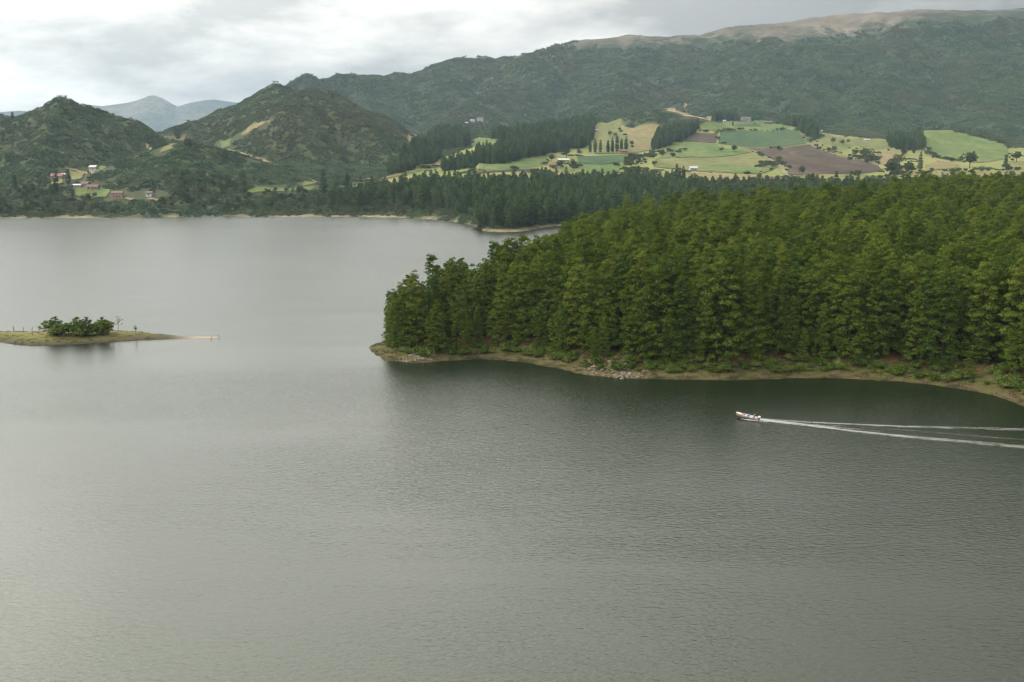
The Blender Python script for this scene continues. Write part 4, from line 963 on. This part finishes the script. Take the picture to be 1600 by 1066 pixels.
# scrub on the hills
X, Y = jgrid(-1150, 1400, 660, 2300, 12.0)
px = 800 + F*X/Y; Z = h_low(X, Y); zm = h_mnt(X, Y); g_ = slope_grass(X, Y)
k = (Z > 1.0) & (Z > zm - 3) & (px > -120) & (px < 1720) & free(X, Y) & (rng.uniform(0, 1, X.size) < np.where(g_ > 0.5, 0.05, 1.0))
for p in allf: k &= (poly_dist(X, Y, p) > 9) | (rng.uniform(0, 1, X.size) < 0.04)
HOUSE_PX = [(90,279),(100,277),(147,266),(121,294),(134,292),(146,296),(184,309),(235,305),(748,190),(738,192),(1165,188),(1200,193),(1083,267),(1205,284),(1220,287),(974,238),(880,254),(868,262),(931,206),(1132,191),(1355,221),(400,252)]
house_w = [hit(*p) for p in HOUSE_PX]
for q in house_w:
    if q is not None: k &= (np.hypot(X-q[0], (Y-q[1])*0.6) > 12)
X, Y, Z = X[k], Y[k], Z[k]; nn = normals_of(X, Y, h_low)
scatter('hill_scrub', np.c_[X, Y, Z - 0.4], SCRUB, rng.uniform(0, 6.28, len(X)), rng.uniform(0.8, 1.25, len(X)), rng.integers(0, 6, len(X)), 'dense scrub covering the hills beyond the lake', 'scrub', nn)
# shoreline thicket, taller
X, Y = jgrid(-620, 20, 730, 1010, 9.0); px = 800 + F*X/Y; s = Y - np.interp(px, sh_px, sh_Y); Z = h_low(X, Y)
k = (s > 12) & (s < 110 + 60*np.clip((px-450)/150, 0, 1) + 50*fbm(X/50, Y/50, 151, 2)) & (px > -120) & (px < 760) & free(X, Y) & (Z > 0.9) & (rng.uniform(0, 1, X.size) < 0.6)
for q in house_w:
    if q is not None: k &= (np.hypot(X-q[0], (Y-q[1])*0.5) > 20)
X, Y, Z = X[k], Y[k], Z[k]
scatter('shore_thicket', np.c_[X, Y, Z], BROADS, rng.uniform(0, 6.28, len(X)), rng.uniform(0.3, 0.72, len(X)), rng.integers(0, 5, len(X)), 'bushy thicket along the far shore of the lake', 'thicket')
X, Y = jgrid(-1250, 2100, 1780, 3080, 18.5); px = 800 + F*X/Y; Z = h_mnt(X, Y); zl = np.where(Y < 2340, h_low(X, Y), -99)
crest = np.interp(px, [500,690,870,1092,1270,1420,1600,2300], [288, 320, 376, 428, 478, 503, 505, 480])
bare = np.clip(1 - (crest - Z)/np.interp(px, [650, 900, 1150, 1250, 1450, 1700], [25, 60, 90, 150, 120, 120]), 0, 1) * np.clip((px - 860)/120, 0.1, 1)
k = (Z > 40) & (Z > zl - 5) & (px > 380) & (px < 1720) & free(X, Y) & (rng.uniform(0, 1, X.size) > bare*2.4 + 0.30*fbm(X/90, Y/90, 161, 3))
X, Y, Z = X[k], Y[k], Z[k]; nn = normals_of(X, Y, h_mnt, 8.0)
scatter('mountain_scrub', np.c_[X, Y, Z - 1.0], MSCRUB, rng.uniform(0, 6.28, len(X)), rng.uniform(0.8, 1.25, len(X)), rng.integers(0, 6, len(X)), 'dark scrub forest covering the mountain slopes', 'scrub', nn)
print('mountain scrub', len(X))

# ------------------------------------------------------------------ houses
WALLS = {'white': simple('white_wall', (0.415, 0.407, 0.392), 0.8, 0.06), 'peach': simple('peach_wall', (0.29, 0.215, 0.16), 0.8, 0.08), 'brick': simple('brick_wall', (0.172, 0.108, 0.085), 0.85, 0.12), 'cream': simple('cream_wall', (0.299, 0.265, 0.223), 0.8, 0.08)}
ROOFS = {'red': simple('red_roof', (0.20, 0.085, 0.075), 0.6, 0.12), 'tile': simple('clay_tile_roof', (0.141, 0.088, 0.071), 0.8, 0.2), 'metal': simple('pale_metal_roof', (0.389, 0.396, 0.404), 0.45, 0.06), 'brown': simple('weathered_roof', (0.109, 0.091, 0.082), 0.8, 0.2)}
M['glass'] = simple('window_glass', (0.03, 0.035, 0.04), 0.15, 0.1); M['door'] = simple('wood_door', (0.10, 0.055, 0.03), 0.6)
def house(px, py, w_, d_, h_, rh, wall, roof, rz, label, cat='house', chim=False, name='house'):
    q = hit(px, py)
    if q is None: return
    root = link(name, None, loc=(q[0], q[1], q[2] + 0.2), rot=(0, 0, rz)); tag(root, label, cat, 'farmhouses and sheds on the far slopes')
    g = MB(); g.box(-w_/2, w_/2, -d_/2, d_/2, -2.5, h_)
    g.add([(-w_/2,-d_/2,h_),(-w_/2,d_/2,h_),(-w_/2,0,h_+rh),(w_/2,-d_/2,h_),(w_/2,d_/2,h_),(w_/2,0,h_+rh)], [(0,2,1),(3,4,5)])
    g.build('wall', WALLS[wall], root)
    g = MB(); e_ = 0.5; t_ = 0.14; sl = rh/(d_/2); k = e_*sl
    for sgn in (-1, 1):
        a = [(-w_/2-e_, sgn*(d_/2+e_), h_-k+0.02), (w_/2+e_, sgn*(d_/2+e_), h_-k+0.02), (w_/2+e_, 0, h_+rh+0.02), (-w_/2-e_, 0, h_+rh+0.02)]
        g.add(a + [(x, y, z+t_) for x, y, z in a], [(0,1,2,3),(7,6,5,4),(0,4,5,1),(1,5,6,2),(2,6,7,3),(3,7,4,0)])
    ro = g.build('roof', ROOFS[roof], root)
    if chim: c_ = MB(); c_.box(w_*0.2, w_*0.2+0.6, d_*0.12, d_*0.12+0.6, h_, h_+rh+0.7); c_.build('chimney', WALLS[wall], ro)
    g = MB(); g.box(-0.5, 0.5, -d_/2-0.06, -d_/2+0.02, 0.0, 2.1); g.build('door', M['door'], root)
    nw = max(2, int(w_/3.2))
    for k_ in range(nw):
        x = -w_/2 + w_*(k_+0.5)/nw
        if abs(x) < 1.1: x += 1.5
        if abs(x) > w_/2 - 0.7: continue
        g = MB(); g.box(x-0.6, x+0.6, -d_/2-0.05, -d_/2+0.02, 1.0, 2.1); wo = g.build('window', M['glass'], root)
        g = MB(); g.box(x-0.75, x+0.75, -d_/2-0.12, -d_/2-0.001, 0.88, 0.99); g.build('sill', WALLS['white'], wo)
house(90,280,11,7,3.2,2.0,'peach','red',0.1,'red roofed house at the foot of the conical hill')
house(101,277,5,5,2.6,1.0,'white','metal',0.2,'small pale shed right beside the red roofed house','shed')
house(147,266,8,6,3.4,1.4,'white','metal',-0.2,'white house highest on the slope above the green yard')
house(120,294,9,5,2.6,1.0,'cream','metal',0.1,'pale metal roofed shed left of the green yard','shed')
house(134,292,7,6,3.0,1.6,'cream','tile',-0.15,'cream house with clay roof behind the green yard')
house(146,297,10,6,3.0,1.8,'peach','tile',0.05,'wide clay roofed house right in the green yard')
house(184,310,9.5,8,4.8,1.4,'peach','tile',0.25,'peach two storey house lowest, nearest the water')
house(235,306,6,5,2.6,1.2,'white','brown',-0.3,'small half hidden house right of the peach one')
house(750,189,14,9,5.0,2.4,'white','brown',0.1,'big white house alone on the mountain spur',chim=True)
house(738,191,8,7,3.6,1.6,'white','metal',0.3,'lower white wing left of the big spur house')
house(729,194,6,5,3.0,1.2,'white','metal',0.3,'smallest white outbuilding left on the mountain spur','shed')
house(1165,189,18,10,4.0,3.2,'cream','brown',0.05,'long farmhouse with weathered roof on the hilltop pasture',chim=True)
house(1200,194,15,8,3.4,2.2,'brick','brown',-0.1,'brown barn right of the hilltop farmhouse','barn')
house(1132,191,5,4,2.6,1.0,'white','metal',0.0,'tiny white hut left of the hilltop farmhouse','hut')
house(1083,267,9,6,3.2,1.6,'white','metal',0.15,'white cottage at the lower edge of the yellow field')
house(1204,285,17,8,3.4,2.6,'cream','tile',-0.08,'long clay roofed barn beside the lower tan field','barn')
house(1221,288,5,4,3.0,1.0,'white','metal',-0.08,'small white hut at the end of the long barn','hut')
house(974,239,9,6,2.8,1.8,'brick','red',0.1,'red shed at the end of the row of tall trees','shed')
house(880,254,14,8,3.0,1.6,'cream','metal',0.1,'pale roofed farm shed in the farmyard among trees','shed')
house(864,262,9,6,3.0,1.8,'brick','tile',-0.1,'brick farmhouse at the lower end of the farmyard')
house(931,206,7,5,3.0,1.2,'white','metal',0.0,'white hut by the plantation block above the tall trees','hut')
house(1354,221,9,5,2.6,1.0,'white','metal',0.05,'low white shed in the upper right pasture','shed')
house(1282,208,5,5,3.4,1.0,'white','metal',0.0,'small white building at the edge of the woods above the track','shed')
house(404,252,8,6,3.0,1.4,'cream','tile',0.1,'cream house beside the hillside track')
house(800,229,10,7,3.0,1.6,'cream','tile',0.1,'cream house half hidden in the plantation block')

# mast group on the distant blue peak
q = at(240, 149, 9000)
root = link('transmitter_mast', None, loc=q); tag(root, 'thin transmitter mast on the distant blue peak', 'mast')
g = MB(); g.tube([(0,0,-12),(0,0,32)], [2.2,1.2], 5); g.build('pole', M['white'], root)
g = MB(); g.box(-9,-3,-4,4,-12,5); g.build('cabin', M['white'], root)

# ------------------------------------------------------------------ motor boat, crew and wake
st_ = ground(1183.5, 656, 0.15); bw_ = ground(1146, 650.5, 0.15)
hd = bw_ - st_; BL = 5.0; ang = math.atan2(hd[1], hd[0])
boat = link('motor_boat', None, loc=(st_[0], st_[1], -0.02), rot=(0, R(-3.5), ang), scale=0.84); tag(boat, 'small open white motor boat speeding across the lake with its bow raised', 'boat')
def hull(inset=0.0, zb=0.0):
    S = [(0.0,0.74,0.10,0.62),(0.9,0.80,0.08,0.62),(2.0,0.82,0.07,0.66),(3.0,0.76,0.07,0.72),(3.9,0.56,0.10,0.80),(4.6,0.28,0.20,0.90),(5.0,0.04,0.36,0.98)]
    rings = []
    for x, b, k, t in S:
        b = max(0.02, b - inset); k = k + zb
        rings.append([(x,-b,t),(x,-b*0.93,t*0.55+k*0.45),(x,-b*0.72,k+0.10),(x,0,k),(x,b*0.72,k+0.10),(x,b*0.93,t*0.55+k*0.45),(x,b,t)])
    return rings
R0 = hull(); R1 = hull(0.06, 0.10)
M['hullside'] = simple('hull_side', (0.30, 0.23, 0.19), 0.4, 0.1, 2.0, 0.5); M['hullwhite'] = simple('hull_white', (0.50, 0.49, 0.46), 0.35, 0.05, 2.0, 0.5)
g = MB(); n7 = 7
v = [p for r_ in R0 for p in r_]; g.add(v, [(i*n7+j, (i+1)*n7+j, (i+1)*n7+j+1, i*n7+j+1) for i in range(6) for j in range(6)] + [tuple(range(7))[::-1]])
g.build('hull', M['hullside'], boat, True)
g = MB(); v = [p for r_ in R1 for p in r_]; g.add(v, [(i*n7+j, i*n7+j+1, (i+1)*n7+j+1, (i+1)*n7+j) for i in range(6) for j in range(6)] + [tuple(range(7))]); g.build('inner_liner', M['hullwhite'], boat, True)
for s in (0, 6):
    g = MB(); g.tube([(r_[s][0], r_[s][1], r_[s][2]+0.01) for r_ in R0], 0.05, 6); g.build('gunwale', M['hullwhite'], boat, True)
g = MB(); dk = [(3.75,-0.58,0.79),(4.6,-0.27,0.91),(5.0,0,0.99),(4.6,0.27,0.91),(3.75,0.58,0.79),(3.75,0,0.88),(4.6,0,0.97)]
g.add(dk, [(0,1,6,5),(1,2,6),(2,3,6),(3,4,5,6)]); g.build('foredeck', M['hullwhite'], boat)
g = MB(); g.box(-0.05,0.05,-0.72,0.72,0.12,0.60); g.build('transom', M['hullwhite'], boat)
for x in (0.7, 2.0, 3.0):
    g = MB(); g.box(x-0.16, x+0.16, -0.72, 0.72, 0.40, 0.46); g.build('bench', M['hullwhite'], boat)
g = MB(); g.box(2.3,4.3,-0.835,-0.80,0.30,0.36); g.box(0.2,2.3,-0.86,-0.83,0.28,0.34)
M['yellow'] = simple('yellow_stripe', (0.75, 0.38, 0.04), 0.4, 0.05)
M['cowl'] = simple('motor_cowl', (0.62, 0.62, 0.60), 0.35, 0.05); M['legdark'] = simple('motor_leg', (0.08, 0.08, 0.085), 0.4, 0.1)
mo = MB(); mo.box(-0.62,-0.14,-0.2,0.2,0.72,1.12); o = mo.build('outboard_motor', M['cowl'], boat)
bv = o.modifiers.new('round', 'BEVEL'); bv.width = 0.09; bv.segments = 3
g = MB(); g.box(-0.48,-0.28,-0.08,0.08,-0.30,0.73); g.box(-0.30,0.06,-0.1,0.1,0.50,0.60); g.build('drive_leg', M['legdark'], o)
g = MB(); g.tube([(-0.12,0.05,0.80),(0.45,0.18,0.86)], 0.025, 6); g.build('tiller', M['legdark'], o)
g = MB(); g.box(3.15,3.62,-0.38,0.36,0.22,0.62)
crate_m = simple('orange_plastic', (0.45, 0.16, 0.06), 0.5, 0.08)
cr_ = g.build('cargo_box', crate_m, loc=(0,0,0)); cr_.modifiers.new('round', 'BEVEL').width = 0.05
Mb = Matrix.LocRotScale(boat.location, boat.rotation_euler, boat.scale)
cr_.matrix_world = Mb; tag(cr_, 'orange box stowed in the bow of the motor boat', 'box')
g = MB(); g.box(3.13,3.64,-0.40,0.38,0.621,0.66); g.build('lid', crate_m, cr_)

M['skin'] = simple('skin', (0.34, 0.19, 0.12), 0.6, 0.08); M['hair'] = simple('dark_hair', (0.02, 0.016, 0.013), 0.6)
def person(x, y, jacket, trousers, label, facing=1, tiller=False, cap=None):
    """seated on a bench: hips on the seat, feet on the floor, hands on the knees or the tiller"""
    root = link('person', None); root.matrix_world = Mb @ Matrix.Translation((x, y, 0.47)) @ Matrix.Rotation(0 if facing > 0 else math.pi, 4, 'Z'); tag(root, label, 'person', 'people aboard the motor boat')
    J = {'pel': (0,0,0.10), 'spine': (0.02,0,0.32), 'chest': (0.04,0,0.50), 'neck': (0.05,0,0.63), 'head': (0.07,0,0.74), 'crown': (0.06,0,0.86)}
    Rd = {'pel': (0.155,0.13), 'spine': (0.145,0.11), 'chest': (0.17,0.12), 'neck': (0.055,0.055), 'head': (0.085,0.10), 'crown': (0.07,0.075)}
    E = [('pel','spine'),('spine','chest'),('chest','neck'),('neck','head'),('head','crown')]
    for s, nm in ((1,'l'),(-1,'r')):
        hand = (0.42, s*0.14, 0.16) if not (tiller and s > 0) else (-0.28, 0.22, 0.40)
        elbow = (0.14, s*0.27, 0.28) if not (tiller and s > 0) else (-0.10, 0.30, 0.36)
        J.update({'sh'+nm: (0.04, s*0.19, 0.55), 'el'+nm: elbow, 'wr'+nm: hand, 'hip'+nm: (0.03, s*0.10, 0.08), 'kn'+nm: (0.44, s*0.13, 0.10), 'an'+nm: (0.40, s*0.13, -0.24), 'to'+nm: (0.58, s*0.14, -0.28)})
        Rd.update({'sh'+nm: (0.075,)*2, 'el'+nm: (0.052,)*2, 'wr'+nm: (0.036,)*2, 'hip'+nm: (0.10,)*2, 'kn'+nm: (0.07,)*2, 'an'+nm: (0.05,)*2, 'to'+nm: (0.04,)*2})
        E += [('chest','sh'+nm),('sh'+nm,'el'+nm),('el'+nm,'wr'+nm),('pel','hip'+nm),('hip'+nm,'kn'+nm),('kn'+nm,'an'+nm),('an'+nm,'to'+nm)]
        d = (Vector(hand) - Vector(elbow)).normalized(); sd_ = Vector((d.y, -d.x, 0)).normalized()
        for q_, (off, ln) in enumerate(((-0.03,0.13),(-0.01,0.15),(0.012,0.145),(0.032,0.12),(-0.055,0.07))):
            p_ = Vector(hand) + d*ln + sd_*off + Vector((0,0,-0.03)); J['f%d'%q_+nm] = tuple(p_); Rd['f%d'%q_+nm] = (0.011,)*2; E.append(('wr'+nm, 'f%d'%q_+nm))
    keys = list(J); me = bpy.data.meshes.new('body'); me.from_pydata([J[k] for k in keys], [(keys.index(a), keys.index(b)) for a, b in E], [])
    o = bpy.data.objects.new('body', me); C.objects.link(o)
    sk = o.modifiers.new('skin', 'SKIN'); o.modifiers.new('sub', 'SUBSURF').levels = 1
    for k, sv in zip(keys, me.skin_vertices[0].data): sv.radius = Rd[k]; sv.use_root = (k == 'pel')
    dg = bpy.context.evaluated_depsgraph_get(); ev = o.evaluated_get(dg); nm_ = bpy.data.meshes.new_from_object(ev)
    o.modifiers.clear(); o.data = nm_; o.parent = root
    nm_.materials.clear()
    for m in (M['skin'], jacket, trousers): nm_.materials.append(m)
    wr = [Vector(J['wrl']), Vector(J['wrr'])]
    for p in nm_.polygons:
        c = p.center; p.use_smooth = True
        hnd = min((c - q).length for q in wr)
        p.material_index = 0 if (c.z > 0.615 and abs(c.y) < 0.12) or (hnd < 0.05 or any((c - Vector(J['f%d'%k+s])).length < 0.09 for k in range(5) for s in 'lr')) else (1 if c.z > 0.17 or (abs(c.x) < 0.05 and c.z > 0.14) else 2)
    bm = bmesh.new(); bmesh.ops.create_uvsphere(bm, u_segments=14, v_segments=10, radius=0.105)
    for v in list(bm.verts):
        if v.co.z < -0.02 and v.co.x > -0.03: bm.verts.remove(v)
    for v in bm.verts: v.co = (v.co.x*1.02 + 0.055, v.co.y*0.88, v.co.z*1.1 + 0.785)
    hm = bpy.data.meshes.new('hair'); bm.to_mesh(hm); bm.free(); hm.materials.append(cap or M['hair']); link('cap' if cap else 'hair', hm, root)
    g = MB()
    g.add([(0.185,0,0.755),(0.155,-0.02,0.735),(0.155,0.02,0.735),(0.15,0,0.79)], [(0,1,2),(0,2,3),(0,3,1)]); g.build('nose', M['skin'], root)
    for s in (-1, 1):
        g = MB(); g.box(0.150,0.166,s*0.035-0.012,s*0.035+0.012,0.785,0.797); g.build('eye', M['hair'], root)
        g = MB(); g.box(0.04,0.08,s*0.09-0.012,s*0.09+0.012,0.74,0.80); g.build('ear', M['skin'], root)
    g = MB(); g.box(0.148,0.160,-0.025,0.025,0.700,0.710); g.build('mouth', simple('lips', (0.25,0.09,0.07)), root)
    return root
dark = simple('dark_trousers', (0.03, 0.035, 0.05), 0.8)
person(2.95, 0.22, simple('orange_vest', (0.48, 0.13, 0.05), 0.7), dark, 'person in an orange life jacket nearest the bow, beside the orange box')
person(2.05, -0.20, simple('blue_jacket', (0.05, 0.20, 0.62), 0.7), dark, 'person in a bright blue jacket seated amidships in the boat')
person(0.75, -0.05, simple('maroon_shirt', (0.22, 0.035, 0.035), 0.7), simple('brown_trousers', (0.12, 0.06, 0.05)), 'person in a maroon top steering at the stern of the boat', tiller=True, cap=simple('tan_cap', (0.45, 0.36, 0.27)))

def foam_mat(name, lo, hi, sc_=1.4):
    m, t, b = mat(name); p = pos(t); a = attr(t, 'foam')
    mp = nd(t, 'ShaderNodeMapping', {'Vector': p, 'Scale': (0.35, 1.0, 1.0)}).outputs[0]
    n_ = noise(t, mp, sc_, 5, 0.7)
    s = nd(t, 'ShaderNodeMath', {0: nd(t, 'ShaderNodeMath', {0: n_, 1: 0.5}, operation='SUBTRACT').outputs[0], 1: 0.9, 2: a}, operation='MULTIPLY_ADD').outputs[0]
    fac = rampn(t, s, [(lo, (0,)*3), (hi, (1,)*3)])
    b.inputs['Base Color'].default_value = (0.40, 0.41, 0.38, 1); b.inputs['Roughness'].default_value = 0.7
    bp = nd(t, 'ShaderNodeBump', {'Height': n_, 'Strength': 0.8, 'Distance': 0.15}); t.links.new(bp.outputs[0], b.inputs['Normal'])
    tr = nd(t, 'ShaderNodeBsdfTransparent'); fac = nd(t, 'ShaderNodeMath', {0: fac, 1: 0.85}, operation='MULTIPLY').outputs[0]
    mx = nd(t, 'ShaderNodeMixShader', {0: fac, 1: tr.outputs[0], 2: b.outputs[0]})
    t.links.new(mx.outputs[0], t.nodes['Material Output'].inputs['Surface']); return m
FO = foam_mat('wake_foam', 0.10, 1.0)
def wake(name, pts, w0, w1, hgt, foam0, foam1, label):
    """a low rounded ridge of broken water along a line on the lake"""
    P_ = np.array([ground(*p)[:2] for p in pts]); seg = np.r_[0, np.cumsum(np.hypot(*np.diff(P_, axis=0).T))]
    s = np.arange(0, seg[-1], 0.35); x = np.interp(s, seg, P_[:,0]); y = np.interp(s, seg, P_[:,1]); q = s/s[-1]
    y = y + 0.25*fbm(s/4, s*0, 171, 3)*np.clip(s/8, 0, 1)
    T = np.gradient(np.c_[x, y], axis=0); T /= np.linalg.norm(T, axis=1)[:, None]; nn = np.c_[-T[:,1], T[:,0]]
    wd = w0 + (w1-w0)*q; k = len(s); cols = []; fo = []
    for c in np.linspace(-1, 1, 7):
        prof = 0.02 + hgt*(1-c*c)*(1-0.45*q)*(1 + 0.5*fbm(s/1.3, s*0 + c*3, 173, 3))
        cols.append(np.c_[x + nn[:,0]*wd*c*0.5, y + nn[:,1]*wd*c*0.5, prof]); fo.append((foam0 + (foam1-foam0)*q)*(1 - c*c*0.9) + 0.16*fbm(s/3, s*0 + c, 177, 2))
    v = np.concatenate(cols); f = [(c*k+i, c*k+i+1, (c+1)*k+i+1, (c+1)*k+i) for c in range(6) for i in range(k-1)]
    return tag(link(name, mesh_np(name, v, f, [FO], True, {'foam': np.concatenate(fo)})), label, 'wake', kind='stuff')
wake('wake', [(1168,656.5),(1190,657.5),(1260,665),(1340,675),(1430,684),(1500,690),(1600,699),(1700,707)], 0.9, 3.4, 0.14, 0.78, 0.26, 'nearer white arm of the boat wake')
wake('wake', [(1186,655),(1220,657.3),(1300,662),(1400,666.5),(1500,669),(1600,671.5),(1700,674)], 0.7, 2.8, 0.12, 0.64, 0.22, 'farther white arm of the boat wake')
wake('wake', [(1186,656.3),(1215,659),(1250,662.5),(1300,667.5),(1380,675)], 1.9, 1.4, 0.10, 0.95, 0.10, 'churned foam right behind the motor boat')
wake('wake', [(1300,664.5),(1400,671),(1500,679),(1600,688),(1700,695)], 1.0, 1.6, 0.05, 0.16, 0.16, 'faint broken streak between the wake arms')
# bow spray along the near side of the hull
wake('wake', [(1158,655.5),(1166,656.6),(1184,658.6),(1200,660)], 0.25, 0.7, 0.16, 0.75, 0.5, 'white spray thrown off the near side of the boat hull')

# ------------------------------------------------------------------ haze
hm, t, b = mat('haze'); t.nodes.remove(b)
pv = nd(t, 'ShaderNodeVolumePrincipled', {'Color': (0.60, 0.80, 1.0, 1), 'Density': 5.6e-5, 'Anisotropy': 0.2})
t.links.new(pv.outputs[0], t.nodes['Material Output'].inputs['Volume'])
try: hm.cycles.homogeneous_volume = True
except Exception: pass
g = MB(); g.box(-9500, 9500, -300, 9900, -30, 760)
tag(g.build('haze', hm), 'thin blue grey haze over the valley', 'haze', kind='stuff')
bpy.context.view_layer.update()
